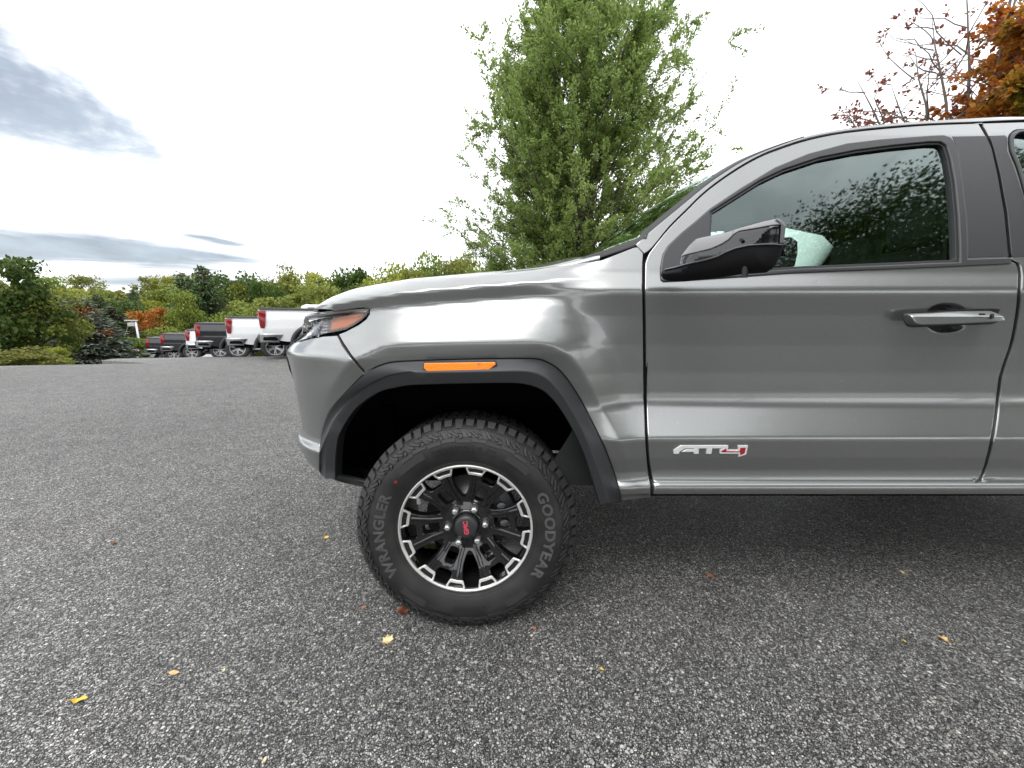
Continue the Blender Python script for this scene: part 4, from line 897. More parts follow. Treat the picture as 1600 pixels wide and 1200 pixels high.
# lettering bent round the sidewall
def text_poly(txt, size, bold=0.0, ext=.001, spacing=1.0):
    cu = bpy.data.curves.new('lettering', 'FONT'); cu.body = txt; cu.size = size; cu.extrude = ext; cu.offset = bold; cu.space_character = spacing; cu.align_x = 'CENTER'; cu.resolution_u = 3
    ob = bpy.data.objects.new('lettering', cu); COL.objects.link(ob); dg = bpy.context.evaluated_depsgraph_get(); dg.update(); me = bpy.data.meshes.new_from_object(ob.evaluated_get(dg))
    V = np.array([v.co[:] for v in me.vertices]); F = [tuple(p.vertices) for p in me.polygons]; bpy.data.objects.remove(ob); bpy.data.curves.remove(cu); bpy.data.meshes.remove(me); return V, F
def arc_text(name, txt, size, rbase, deg, m, bold=0.0, spacing=1.0, sx=1.0, h=.0022, bottom=False):
    V, F = text_poly(txt, size, bold, .001, spacing); V[:, 0] *= sx
    if bottom: a = R(deg) - V[:, 0] / rbase; r = rbase - V[:, 1]
    else: a = R(deg) + V[:, 0] / rbase; r = rbase + V[:, 1]
    top_ = V[:, 2] > 0; q = np.stack([WX + r * np.sin(a), YW + prof_w(r) - np.where(top_, h, -.002), WZ + r * np.cos(a)], 1)
    return mk(name, q, F, m, wheel, False)
arc_text('tyre_lettering', 'WRANGLER', .050, .288, 267, M['tyre_letter'], .0017, 1.10, 1.04)
arc_text('tyre_lettering', 'GOODYEAR', .050, .286, 93, M['tyre_letter'], .0017, 1.10, 1.08)
arc_text('tyre_lettering', 'TERRITORY AT', .026, .298, 0, M['tyre'], .0006, 1.15, 1.1)
arc_text('tyre_lettering', 'LT265/65R18', .017, .330, 196, M['tyre'], .0003, 1.1, 1.0, bottom=True)
arc_text('tyre_lettering', 'TERRITORY AT', .018, .306, 178, M['tyre'], .0003, 1.1, 1.0, bottom=True)
q = pol(.302, -52); sp = MB(); sprism([q + [.0045 * math.cos(a), .0045 * math.sin(a)] for a in np.linspace(0, 2 * math.pi, 12, endpoint=False)], .0015, sp); sp.mk('paint_dot', M['red_badge'], wheel)
# rim: face with windows
def dep(r): return np.interp(r, [0, .055, .085, .12, .17, .21, .228, .24], [.040, .040, .046, .036, .020, .010, .006, .002])
def rim_fn(uv, hh): r = np.hypot(uv[:, 0], uv[:, 1]); return np.stack([WX + uv[:, 0], YW + dep(r) - hh, WZ + uv[:, 1]], 1)
OFS = 25
def win(pts, a, k=2): return crom([pol(r, a + d_) for r, d_ in pts] + [pol(r, a - d_) for r, d_ in pts[::-1]], k, True)[::-1]
loops = [np.array([pol(.2395, a) for a in np.arange(0, 360, 3)][::-1])]
for k_ in range(6):
    a = OFS + 30 + 60 * k_; loops.append(win([(.229, 0.1), (.229, 5.6), (.226, 7.0), (.205, 8.6), (.180, 9.2), (.160, 9.4), (.135, 7.5), (.115, 4.2), (.108, 1.5)], a))
    a = OFS + 60 * k_; loops.append(win([(.229, 0.1), (.229, 5.0), (.226, 6.6), (.205, 8.0), (.189, 7.6), (.183, 5.5), (.182, 1)], a))
    loops.append(win([(.158, .1), (.158, 4.2), (.154, 5.8), (.132, 7.6), (.110, 8.6), (.104, 7.0), (.102, 1)], a))
V, F, Nn = plate(loops, rim_fn, [(0, -.030), (0, -.004), (.0015, -.001), (.004, 0)], .012); rim = mk('rim', V, F, M['gloss'], wheel, True, Nn)
# grooves / raised ribs on the spokes, for edge highlights
rb = MB()
for k_ in range(6):
    for sgn in (-1, 1):
        a = OFS + 60 * k_
        pth = [pol(.092, a + sgn * 17), pol(.130, a + sgn * 14.5), pol(.165, a + sgn * 14.8), pol(.200, a + sgn * 15.0)]
        for off, wd in ((0, .0035),):
            pth_ = np.array(pth); d_ = np.gradient(pth_, axis=0); nn_ = np.stack([-d_[:, 1], d_[:, 0]], 1); nn_ /= np.linalg.norm(nn_, axis=1)[:, None]
            L_, R_ = pth_ - nn_ * wd, pth_ + nn_ * wd
            rb.loft([[tuple(p) for p in rim_fn(L_ - nn_ * .004, np.full(4, -.001))], [tuple(p) for p in rim_fn(L_, np.full(4, .004))], [tuple(p) for p in rim_fn(R_, np.full(4, .004))], [tuple(p) for p in rim_fn(R_ + nn_ * .004, np.full(4, -.001))]], False, False)
V, F = rb.get(); mk('spoke_ribs', V, [f for f in F if len(f) == 4 and True], M['gloss'], wheel, False)
b = MB(); b.lathe([(.2385, .0), (.2365, .022), (.229, .05), (.222, .09), (.222, .21), (.232, .24)], WC, 96); V, F = b.get(); mk('rim_barrel', V, F, M['gloss'], wheel)
b = MB(); b.lathe([(.2335, .006), (.2345, -.0015), (.2405, -.0030), (.2425, .0), (.2425, .01)], WC, 128); V, F = b.get(); mk('rim_lip', V, [f[::-1] for f in F], M['alu'], wheel)
for k_ in range(12):
    a = 10 + 30 * k_
    o1 = np.array([pol(.2345, a + d_) for d_ in (-9.2, -4.5, 0, 4.5, 9.2)] + [pol(.226, a + 8.6), pol(.2065, a + 6.9), pol(.2045, a + 5.5), pol(.2045, a), pol(.2045, a - 5.5), pol(.2065, a - 6.9), pol(.226, a - 8.6)])[::-1]
    h1_ = np.array([pol(.2312, a + d_) for d_ in (-7.0, 0, 7.0)] + [pol(.220, a + 6.6), pol(.2145, a + 5.4), pol(.2145, a), pol(.2145, a - 5.4), pol(.220, a - 6.6)])
    V, F, Nn = plate([o1, h1_], rim_fn, [(0, -.002), (0, .0035), (.001, .0045)], .02); mk('machined_pad', V, F, M['alu'], wheel, True, Nn)
# centre cap, badge, nuts
b = MB(); b.lathe([(.0, .012), (.030, .0125), (.038, .0145), (.0425, .019), (.044, .03), (.044, .045)], WC, 48); V, F = b.get(); mk('centre_cap', V, F, M['satin'], wheel)
b = MB(); b.lathe([(.046, .036), (.052, .033), (.058, .036), (.060, .05)], WC, 48); V, F = b.get(); mk('hub_ring', V, F, M['gloss'], wheel)
V, F = text_poly('GMC', .0235, .0011, .001, 1.02); V[:, 0] *= .98; V[:, 1] -= .0085
ang = R(96); cs, sn = math.cos(ang), math.sin(ang); xx = V[:, 0] * cs - V[:, 1] * sn; zz = V[:, 0] * sn + V[:, 1] * cs
mk('cap_lettering', np.stack([WX + xx, YW + .0125 - V[:, 2] * 1.0, WZ + zz], 1), F, M['pink_red'], wheel, False)
nut = None
for k_ in range(6):
    c_ = pol(.0695, 25 + 60 * k_); b = MB(); p = np.array([WX + c_[0], YW, WZ + c_[1]])
    rg = [[(p[0] + r * math.cos(q + .3 * k_), p[1] + w_, p[2] + r * math.sin(q + .3 * k_)) for q in np.arange(6) * math.pi / 3] for r, w_ in ((.0125, .05), (.0125, .024), (.0105, .020), (.006, .0175))]
    b.loft(rg[::-1], True, True); b.mk('lug_nut', M['lug'], wheel)
    b = MB(); b.lathe([(.0145, .047), (.0165, .040), (.0185, .047)], p, 20); V, F = b.get(); mk('nut_seat', V, F, M['gloss'], wheel)
# brake
b = MB(); b.lathe([(.02, .10), (.08, .10), (.085, .115), (.165, .115), (.165, .14), (.08, .14)], WC, 64); V, F = b.get(); mk('brake_disc', V, F, M['disc'], wheel)
b = MB(); aa = np.linspace(R(52), R(108), 12); rg = [[(WX + r * math.sin(a), YW + w_, WZ + r * math.cos(a)) for r, w_ in ((.11, .085), (.15, .078), (.182, .085), (.188, .12), (.11, .12))] for a in aa]; b.loft(rg, True, True); b.mk('brake_caliper', M['caliper'], wheel)
b = MB(); [b.tube([(WX + .14 * math.sin(a), YW + .06, WZ + .14 * math.cos(a)), (WX + .14 * math.sin(a), YW + .09, WZ + .14 * math.cos(a))], .018, 12) for a in (R(66), R(94))]; b.mk('caliper_piston', M['disc'], wheel)['kind'] = 'stuff'
q = pol(.200, -62); b = MB(); b.box((WX + q[0] - .007, YW + .045, WZ + q[1] - .018), (WX + q[0] + .006, YW + .055, WZ + q[1] + .016)); b.mk('balance_weight', M['alu'], wheel)
def copy_wheel(loc, flip=False):
    w2 = wheel.copy(); COL.objects.link(w2); w2.parent = truck; w2.location = Vector(loc) - Vector(truck.location)
    if flip: w2.rotation_euler = (0, 0, math.pi)
    for ch in [c_ for c_ in bpy.data.objects if c_.parent == wheel]: c2 = ch.copy(); COL.objects.link(c2); c2.parent = w2
copy_wheel((3.17, YW, WZ)); copy_wheel((WX, 2 * YC - YW, WZ), True); copy_wheel((3.17, 2 * YC - YW, WZ), True)
wheel.location.z -= .007; wheel.rotation_euler = (R(-4.0), 0, 0); wheel.scale = (1, 1, .985)
# ------------------------------------------------------------------ lot and terrain
def Dc(x): return np.interp(x, [-60, -40, -33, -20, -12.4, -9.8, -7.4, -4, 0, 60], [2, 4, 5, 7.5, 9.0, 9.5, 11.0, 13.0, 15, 15])
def zlot(x, y): u = np.clip(y - Dc(x), 0, 45); return -.06 * u - .0015 * u * u
LOT = np.array([(-45, -30), (45, -30), (45, 34), (10, 46), (-22, 50), (-37.5, 37.0), (-13.3, 12.0), (-9.3, 9.5), (-12.4, 9.05), (-20, 7.6), (-45, 2.6)], float)
lot_l = resample(LOT, 1.0)
vo, fo_ = tri2d([lot_l], 1.0); V = np.stack([vo[:, 0], vo[:, 1], zlot(vo[:, 0], vo[:, 1])], 1)
b = MB(); b.add(V, [tuple(f) for f in fo_]); k = len(lot_l); e0 = np.stack([lot_l[:, 0], lot_l[:, 1], zlot(lot_l[:, 0], lot_l[:, 1])], 1)
b.loft([[tuple(p) for p in e0 - [0, 0, .12]], [tuple(p) for p in e0]], True, False); V, F = b.get()
lot = setp(mk('asphalt_lot', V, F, M['asphalt']), 'grey aged asphalt of the parking lot', kind='structure')
def zter(x, y):
    p = np.stack([np.ravel(x), np.ravel(y)], 1); d = polydist(p, LOT); d = np.where(inpoly(p, LOT), -d, d).reshape(np.shape(x))
    z = zlot(x, y) - .10; z = np.where(d < 0, z - .35 * np.clip(-d / 1.0, 0, 1), z)
    r = np.hypot(x, y); left = sstep(-x, -30, 10)
    z = z - np.where(d > 0, np.clip(d * .35, 0, 3.2), 0) * (y > -6)
    z = z + (6.5 + 5.0 * sstep(x / np.maximum(y, 1), -.9, -.3)) * sstep(r, 45, 115) * (y > -40)
    return z + .25 * np.sin(x * .35) * np.cos(y * .29) * np.clip(d / 6, 0, 1)
g1 = np.concatenate([np.arange(-220, -60, 8), np.arange(-60, 60, 2.0), np.arange(60, 221, 8)]); g2 = np.concatenate([np.arange(-220, -40, 10), np.arange(-40, 64, 2.0), np.arange(64, 230, 8)])
gx, gy = np.meshgrid(g1, g2, indexing='ij'); gz = zter(gx, gy); V = np.stack([gx, gy, gz], -1).reshape(-1, 3); n1g, n2g = gx.shape
I = np.arange(n1g * n2g).reshape(n1g, n2g); F = np.stack([I[:-1, :-1], I[1:, :-1], I[1:, 1:], I[:-1, 1:]], -1).reshape(-1, 4)
setp(mk('ground', V, F, M['earth']), 'rough wooded ground falling away from the lot and rising to a hill', kind='structure')
def gz_at(x, y): return float(zter(np.array([float(x)]), np.array([float(y)]))[0])
# ------------------------------------------------------------------ vegetation generators
def leaves(C, size, rng, asp=.5, dirs=None, droop=0.0):
    n = len(C); d = rng.normal(size=(n, 3)) if dirs is None else dirs + rng.normal(size=(n, 3)) * .55
    d[:, 2] -= droop; d /= np.linalg.norm(d, axis=1)[:, None]; u = rng.normal(size=(n, 3)); u[:, 2] *= .35; u -= (u * d).sum(1)[:, None] * d; u /= np.linalg.norm(u, axis=1)[:, None]
    s = (size * rng.uniform(.6, 1.25, n))[:, None]
    V = np.stack([C, C + d * s * .5 + u * s * asp * .5, C + d * s, C + d * s * .45 - u * s * asp * .5], 1).reshape(-1, 3)
    return V, np.arange(n * 4).reshape(n, 4)
def crown_mesh(rng, h, rx, ry, nclump, nleaf, lsize, zlo=.25, shape='round', flat=.62, big=1.0):
    """clumped crown: leaf cards gathered in uneven clumps on and in an ovoid"""
    C = []
    for i in range(nclump):
        t_ = rng.uniform(0, 1) ** .8; z = zlo + (1 - zlo) * t_
        if shape == 'round': prof = math.sqrt(max(.02, 1 - ((z - .60) / .44) ** 2)) if z > .2 else .35
        elif shape == 'cone': prof = max(.05, 1.0 - (z - zlo) / (1 - zlo))
        else: prof = .75 + .25 * math.sin(z * 5)
        a = rng.uniform(0, 2 * math.pi); rr = prof * rng.uniform(.45, 1.0); c = np.array([rx * rr * math.cos(a), ry * rr * math.sin(a), z * h])
        cr = rng.uniform(.10, .21) * min(rx * 2, h); m_ = int(nleaf * rng.uniform(.6, 1.3)); q = rng.normal(size=(m_, 3)); q /= np.linalg.norm(q, axis=1)[:, None]
        q *= (rng.uniform(.35, 1.05, m_) ** .6)[:, None] * cr * np.array([1.1 * big, 1.1 * big, flat]); C.append(c + q)
    C = np.concatenate(C); C = C[C[:, 2] > h * zlo * .5]; return leaves(C, lsize, rng, .75)
def branchy(rng, base, leaders, nbr, env, leaf_n, leaf_size, zmin=.8, blen=1.0, rise=.9, twigs=9, r0=.09, curve=.18, leaf_prob=1.0, asp=.5):
    """leaders: list of (dx, dy, height) -> wood (V, F), leaf (V, F). env(z) = crown radius at height z above base"""
    wb = MB(); LC = []; LD = []
    for lx, ly, lh in leaders:
        n = 14; t_ = np.linspace(0, 1, n); w_ = np.cumsum(rng.normal(size=(n, 2)) * .035, 0)
        P_ = np.stack([lx * (t_ * .55 + t_ ** 2 * .45) + w_[:, 0], ly * (t_ * .55 + t_ ** 2 * .45) + w_[:, 1], lh * t_], 1); wb.tube(base + P_, r0 * (1 - t_) ** .8 + .006, 6)
        for j in range(nbr):
            f = rng.uniform(zmin / lh, .985); k = f * (n - 1); i = int(k); p0 = P_[i] + (P_[min(i + 1, n - 1)] - P_[i]) * (k - i); R_ = env(p0[2]); out = p0[:2] - 0; a = math.atan2(out[1], out[0]) + rng.normal() * 1.0 if np.hypot(*out) > .15 else rng.uniform(0, 6.28)
            rem = max(.3, R_ - np.hypot(*p0[:2]) * math.cos(a - math.atan2(out[1], out[0]))); ln = blen * rem * rng.uniform(.35, 1.15); rs = rise * rng.uniform(.6, 1.4)
            d = np.array([math.cos(a), math.sin(a), rs]); m_ = 7; s_ = np.linspace(0, 1, m_); jit = np.cumsum(rng.normal(size=(m_, 3)) * .03 * ln, 0)
            B = p0 + np.outer(s_ * ln, [d[0], d[1], d[2]]) + np.outer(-curve * ln * s_ ** 2, [0, 0, 1]) * 1.0 + jit; wb.tube(base + B, (r0 * .30 * (1 - s_) + .0035) * (1 - f * .4), 4, False)
            for q in range(twigs):
                g = rng.uniform(.12, 1.0); kk = g * (m_ - 1); ii = min(int(kk), m_ - 2); p1 = B[ii] + (B[ii + 1] - B[ii]) * (kk - ii); td = d / np.linalg.norm(d) + rng.normal(size=3) * .55; td /= np.linalg.norm(td); tl = rng.uniform(.22, .60) * (1.15 - .4 * g) * max(.6, blen)
                if q % 2 == 0: wb.tube(base + np.array([p1, p1 + td * tl * .5, p1 + td * tl + [0, 0, -.04 * tl]]), [.005, .0035, .002], 3, False)
                if rng.uniform() < leaf_prob:
                    u_ = rng.uniform(.1, 1.05, leaf_n); LC.append(base + p1 + np.outer(u_ * tl, td) + rng.normal(size=(leaf_n, 3)) * .028); LD.append(np.repeat(td[None] * .9, leaf_n, 0))
    LV = leaves(np.concatenate(LC), leaf_size, rng, asp, np.concatenate(LD), .1) if LC else None
    return wb.get(), LV
def tree_obj(name, base, label, cat, wood, leaf, lm, bm='bark', group=None):
    root = empty(name, base, label, cat, group); base = np.array(base, float)
    mk('trunk', wood[0], wood[1], M[bm], root); o = mk('crown', leaf[0], leaf[1], M[lm], root, False); return root
# the tall upright elm behind the bonnet
rng = np.random.default_rng(11); D_E = 9.3; eb = np.array([on_plane([(908, 500)], D_E)[0, 0], D_E, gz_at(1.9, D_E) + .05])
env = lambda z: float(np.interp(z, [0, .8, 1.6, 2.6, 3.8, 5.0, 6.2, 7.4, 8.6, 9.6], [1.2, 2.3, 2.9, 2.85, 2.55, 2.2, 1.75, 1.25, .8, .3]))
lead = [(-.35, .1, 9.6), (-1.0, .3, 8.6), (.35, -.2, 8.9), (-.1, .7, 9.0), (-.6, -.7, 8.4), (-1.6, -.1, 6.9), (.95, .3, 7.0), (.5, -.9, 7.2), (-.7, 1.0, 7.8)]
wd_, lf_ = branchy(rng, eb, lead, 56, env, 46, .066, .4, 1.0, 1.0, 15, .075)
# two long low side boughs that reach right and left
e2 = lambda z: 4.2
wd2, lf2 = branchy(rng, eb, [(2.2, .2, 4.3), (-2.3, .0, 3.4), (-1.2, -.6, 2.6), (1.0, -.6, 2.4)], 34, lambda z: 3.2, 44, .062, .8, .70, .30, 12, .03)
Vw = np.concatenate([wd_[0], wd2[0]]); Fw = list(wd_[1]) + [tuple(i + len(wd_[0]) for i in f) for f in wd2[1]]
Vl = np.concatenate([lf_[0], lf2[0]]); Fl = np.arange(len(Vl)).reshape(-1, 4)
tree_obj('elm_tree', eb, 'tall light-green upright tree rising behind the bonnet of the grey pickup', 'tree', (Vw, Fw), (Vl, Fl), 'leaf_elm')
# right side: sparse reddish tree and dense orange tree behind the roof
rng = np.random.default_rng(5); Dr = 11.0; rb_ = np.array([on_plane([(1490, 500)], Dr)[0, 0], Dr, gz_at(12, Dr)])
wd_, lf_ = branchy(rng, rb_, [(-3.9, 0, 6.9), (-3.4, .3, 7.9), (-2.5, 0, 8.4), (-1.6, .4, 9.5), (.2, .2, 11.5), (1.0, -.4, 11.0), (-.5, -.6, 11.8), (-3.2, .3, 6.9), (1.7, .6, 11.0), (-2.9, -.3, 7.6), (-1.0, .5, 10.6)], 13, lambda z: 4.4, 10, .11, 4.2, .6, .75, 7, .085, leaf_prob=.36, asp=.6)
tree_obj('maple_tree', rb_, 'thin half-bare tree with sparse red-brown leaves behind the cab roof', 'tree', wd_, lf_, 'leaf_red', 'bark_grey')
rng = np.random.default_rng(6); Dr = 9.5; rb_ = np.array([on_plane([(1645, 500)], Dr)[0, 0], Dr, gz_at(14, Dr)])
wd_, lf_ = branchy(rng, rb_, [(0, 0, 9.5), (-1.5, 0, 8.5), (1.4, .5, 9), (-.6, 1.2, 9), (-2.1, -.6, 6.8), (.5, -1.2, 8)], 34, lambda z: float(np.interp(z, [0, 4, 6.5, 8, 10], [2, 3.2, 2.9, 2.4, 1.6])), 22, .12, 3.0, .95, .35, 12, .11, asp=.8)
tree_obj('maple_tree', rb_, 'dense orange autumn maple at the top right edge behind the pickup', 'tree', wd_, lf_, 'leaf_maple')
# broadleaf prototypes (shared meshes) ; every tree is an object of its own with trunk and crown
rng = np.random.default_rng(21); CR = []
for i in range(6):
    CR.append(mesh('crown', *crown_mesh(rng, 1.0, .36 + .04 * (i % 3), .36 + .04 * ((i + 1) % 3), 60, 130, .038, .12), M['leaf_green'], False))
tk = MB(); tk.tube([(0, 0, -.08), (.01, 0, .2), (-.01, .01, .5), (.0, 0, .82)], [.028, .022, .014, .004], 7)
for k_ in range(9):
    a = k_ * 2.4; z = .25 + .055 * k_; tk.tube([(0, 0, z), (.14 * math.cos(a), .14 * math.sin(a), z + .10), (.27 * math.cos(a), .27 * math.sin(a), z + .17)], [.010, .006, .002], 5)
TK = mesh('trunk', *tk.get(), M['bark'], True)
CRM = {}
def crown_of(i, mname):
    key = (i, mname)
    if key not in CRM: me = CR[i].copy(); me.materials.clear(); me.materials.append(M[mname]); CRM[key] = me
    return CRM[key]
def btree(x, y, h, width, proto, mname, label, cat='tree', group=None, name='broadleaf_tree', z=None, rz=None):
    r = empty(name, (x, y, gz_at(x, y) if z is None else z), label, cat, group); r.rotation_euler = (0, 0, random.uniform(0, 6.28) if rz is None else rz)
    for nm, me in (('trunk', TK), ('crown', crown_of(proto, mname))):
        o = bpy.data.objects.new(nm, me); COL.objects.link(o); o.parent = r; o.scale = (width / .76, width / .76, h) if nm == 'crown' else (h * .8, h * .8, h)
    return r
def at(px, y_top, D, wpx, ground=None):
    """position and size of a thing at depth D whose top is at pixel y_top and is wpx wide"""
    top_ = on_plane([(px, y_top)], D)[0]; z = gz_at(top_[0], D); dep_ = D * _c - (top_[2] - CAM_H) * _s * 1.0; return top_[0], D, z, top_[2] - z, wpx / FPX * (D * _c)
def spruce(rng, h, rb, nt_=26, per=15, lsize=.09, lev=None):
    wb = MB(); wb.tube([(0, 0, -.3), (0, 0, h * .5), (0, 0, h)], [h * .018, h * .011, .01], 7); C = []; Dd = []
    for i in range(nt_):
        t_ = i / (nt_ - 1); z = h * (.04 + .94 * t_); rr = rb * (1 - t_) ** .85 + .05; k = max(5, int(per * (1 - t_ * .6)))
        for j in range(k):
            a = rng.uniform(0, 6.28); ln = rr * rng.uniform(.75, 1.12); n = max(4, int(46 * ln / rb)); s_ = rng.uniform(.12, 1, n); w_ = (1 - s_) * .30 * ln + .05
            side = rng.normal(size=n) * w_ * .5; zz = z - .22 * ln * s_ + .14 * ln * s_ ** 2 + rng.normal(size=n) * .03 * rb
            C.append(np.stack([ln * s_ * math.cos(a) - side * math.sin(a), ln * s_ * math.sin(a) + side * math.cos(a), zz], 1)); Dd.append(np.repeat([[math.cos(a), math.sin(a), -.15]], n, 0))
            wb.tube([(0, 0, z), (ln * .9 * math.cos(a), ln * .9 * math.sin(a), z - .14 * ln)], [.018, .006], 3, False)
    return wb.get(), leaves(np.concatenate(C), lsize, rng, .35, np.concatenate(Dd))
# ------------------------------------------------------------------ parked pickups in the row behind
M['white'] = mat('white_paint', (.74, .75, .76), .25, 0, 1.0); M['black'] = mat('black_paint', (.008, .008, .010), .2, 0, 1.0)
M['tail_red'] = mat('red_tail_lamp', (.20, .004, .008), .15, 0, .4); M['cover'] = mat('vinyl_bed_cover', (.03, .031, .033), .6)
M['wheel_chrome'] = mat('polished_wheel', (.46, .47, .48), .25, .9); M['dull_chrome'] = mat('dark_chrome', (.30, .31, .32), .22, 1.0)  # bumper chrome set darker and less mirror-like
HWID = 1.02
def sfn(sgn):
    def f(uv, hh):
        z = uv[:, 1]; y = HWID - .02 - np.interp(z, [.4, .75, .95, 1.15, 1.18, 1.30, 1.42, 1.95], [.05, .012, .0, .02, .005, .03, .06, .30]) + hh; return np.stack([uv[:, 0], sgn * y, z], 1)
    return f
def parc(cx, r, n=18, z0=.50): a0 = math.asin((z0 - .42) / r); return [(cx + r * math.cos(a), .42 + r * math.sin(a)) for a in np.linspace(math.pi - a0, a0, n)]
def lplate(name, loops, sgn, m, parent, lay, grid=.12):
    V, F, Nn = plate(loops, sfn(sgn), lay, grid, flip=(sgn > 0)); return mk(name, V, F, m, parent, True, Nn)
def sierra(paint):
    root = empty('parked_pickup', (0, 0, 0), 'x', 'pickup truck', 'pickup trucks parked in a row behind'); P_ = M[paint]
    A1, A2 = 1.27, 5.02
    for sgn in (-1, 1):
        bed_ = clean(np.array([(.07, .62), (.62, .52)] + parc(A1, .52, z0=.52) + [(2.00, .52), (2.00, 1.415), (.05, 1.40), (.0, 1.36), (.03, .95)])[::-1]); bed_ = bed_ if area(bed_) > 0 else bed_[::-1]
        bs = lplate('bed_side', [resample(bed_, .12)], sgn, P_, root, [(0, -.03), (0, -.004), (.006, 0)])
        cab_ = np.array([(2.03, .48), (4.40, .48)] + parc(A2, .52) + [(5.80, .55), (5.86, .9), (5.80, 1.22), (4.3, 1.30), (2.03, 1.36)]); lplate('body_side', [resample(cab_, .12)], sgn, P_, root, [(0, -.03), (0, -.004), (.006, 0)])
        for cx in (A1, A2):
            aa = np.linspace(math.pi + .02, -.02, 26); q = [[(cx + r_ * math.cos(a), sgn * y, .42 + r_ * math.sin(a)) for a in aa] for r_, y in ((.60, HWID - .02), (.585, HWID + .015), (.50, HWID + .02), (.48, HWID - .10))]
            b = MB(); b.loft(q, False, False); V, F = b.get(); F = [f if sgn < 0 else f[::-1] for f in F if len(f) == 4]; mk('wheel_arch_trim', V, F, M['plastic'], root)
        # tail light: wraps the corner, taller than wide with a slanted lower end
        b = MB(); rg = [[(x, sgn * y, z) for x, y in ((-.012 + d_, .90), (-.02 + d_, HWID - .05), (.01 + d_, HWID - .015 + e_), (e2_, HWID - .012 + e_), (e2_, HWID - .10), (.02 + d_, .90))] for z, d_, e_, e2_ in ((.90, .035, .0, .10), (.95, .02, .01, .125), (1.30, .0, -.002, .165), (1.37, .01, -.02, .16))]
        b.loft(rg, True, True); tl_ = sharp(b.mk('tail_light', M['tail_red'], root), 50)
        b = MB(); b.box((-.025, min(sgn * .91, sgn * .95), 1.16), (-.012, max(sgn * .91, sgn * .95), 1.23), .002); b.mk('reverse_lamp', M['clear'] if False else M['alu'], tl_)
        # bumper corner; a black block stands in for the shaded step hole
        b = MB(); rg = []
        for z, in_ in ((.50, .03), (.53, 0), (.72, 0), (.755, .03)): rg.append([(x, sgn * (y - in_), z) for x, y in ((-.10 + in_, .30), (-.08 + in_, .80), (-.03 + in_, .98), (.02, HWID - .005), (.42, HWID - .005), (.52 - (.12 if z < .6 else 0), HWID - .02), (.50, .90), (.10, .70), (.0, .30))])
        b.loft(rg, True, True); bp_ = sharp(b.mk('rear_bumper', M['dull_chrome'], root), 35)
        b = MB(); y0_, y1_ = sorted((sgn * (HWID - .05), sgn * (HWID + .003))); b.loft([[(x, y, z) for x, z in ((.04, .57), (.06, .66), (.34, .66), (.40, .60), (.38, .56))] for y in (y0_, y1_)], True, True); b.mk('step_hole_shade', M['void'], bp_)
        for cx in (A1, A2):
            w_ = bpy.data.objects.new('wheel', None); COL.objects.link(w_); w_.parent = root; ORG[w_.name] = np.zeros(3)
            b = MB(); s_ = sgn; pr = [(.27, .0), (.30, .012), (.36, .014), (.405, .0), (.42, -.03), (.42, -.13), (.42, -.23), (.405, -.26), (.36, -.274), (.27, -.26)]
            b.lathe([(r_, s_ * (w__ + .0)) for r_, w__ in pr], (cx, s_ * .985, .42), 40); V, F = b.get(); mk('tyre', V, F if sgn > 0 else [f[::-1] for f in F], M['tread'], w_)
            lp = [np.array([(.272 * math.cos(a), .272 * math.sin(a)) for a in np.linspace(0, 2 * math.pi, 40, endpoint=False)])]
            for k_ in range(6):
                a = k_ * math.pi / 3; lp.append(np.array([(.24 * math.cos(a - .34), .24 * math.sin(a - .34)), (.25 * math.cos(a), .25 * math.sin(a)), (.24 * math.cos(a + .34), .24 * math.sin(a + .34)), (.09 * math.cos(a + .22), .09 * math.sin(a + .22)), (.08 * math.cos(a), .08 * math.sin(a)), (.09 * math.cos(a - .22), .09 * math.sin(a - .22))])[::-1])
                q_ = a + math.pi / 6; lp.append(np.array([(.235 * math.cos(q_ - .07), .235 * math.sin(q_ - .07)), (.235 * math.cos(q_ + .07), .235 * math.sin(q_ + .07)), (.13 * math.cos(q_), .13 * math.sin(q_))])[::-1])
            V, F, Nn = plate(lp, lambda uv, hh: np.stack([cx + uv[:, 0], s_ * (.965 + hh + .0 * uv[:, 0] + .03 * np.hypot(uv[:, 0], uv[:, 1]) / .27), .42 + uv[:, 1]], 1), [(0, -.03), (0, 0)], .05, flip=(sgn > 0)); mk('rim', V, F, M['wheel_chrome'], w_, False)
            b = MB(); b.lathe([(.0, -.10 * s_), (.26, -.10 * s_), (.27, .01 * s_)], (cx, s_ * .985, .42), 32); V, F = b.get(); mk('rim_barrel', V, F, M['disc'], w_)
    b = MB(); b.loft([[(-.01, y, z) for y, z in ((-.97, .72), (.97, .72), (.95, 1.39), (-.95, 1.39))], [(.05, y, z) for y, z in ((-.97, .72), (.97, .72), (.95, 1.40), (-.95, 1.40))]], True, True); tg_ = b.mk('tailgate', P_, root)
    b = MB(); b.box((-.022, -.14, 1.20), (-.008, .14, 1.28), .004); b.mk('tailgate_handle', M['satin'], tg_)
    b = MB(); b.loft([[(.02, -.985, 1.395), (2.02, -.985, 1.41), (2.02, .985, 1.41), (.02, .985, 1.395)], [(.02, -.97, 1.445), (2.02, -.97, 1.455), (2.02, .97, 1.455), (.02, .97, 1.445)], [(.06, -.90, 1.455), (1.98, -.90, 1.465), (1.98, .90, 1.465), (.06, .90, 1.455)]], True, True); b.mk('bed_cover', M['cover'], root)
    b = MB(); b.box((.15, -.90, .42), (5.6, .90, .62)); b.box((2.05, -.95, .55), (5.6, .95, 1.28)); b.mk('chassis', M['void'], root)
    # greenhouse
    def ring(x0, x1, z, i_): return [(x0, -HWID + i_, z), (x1, -HWID + i_, z), (x1, HWID - i_, z), (x0, HWID - i_, z)]
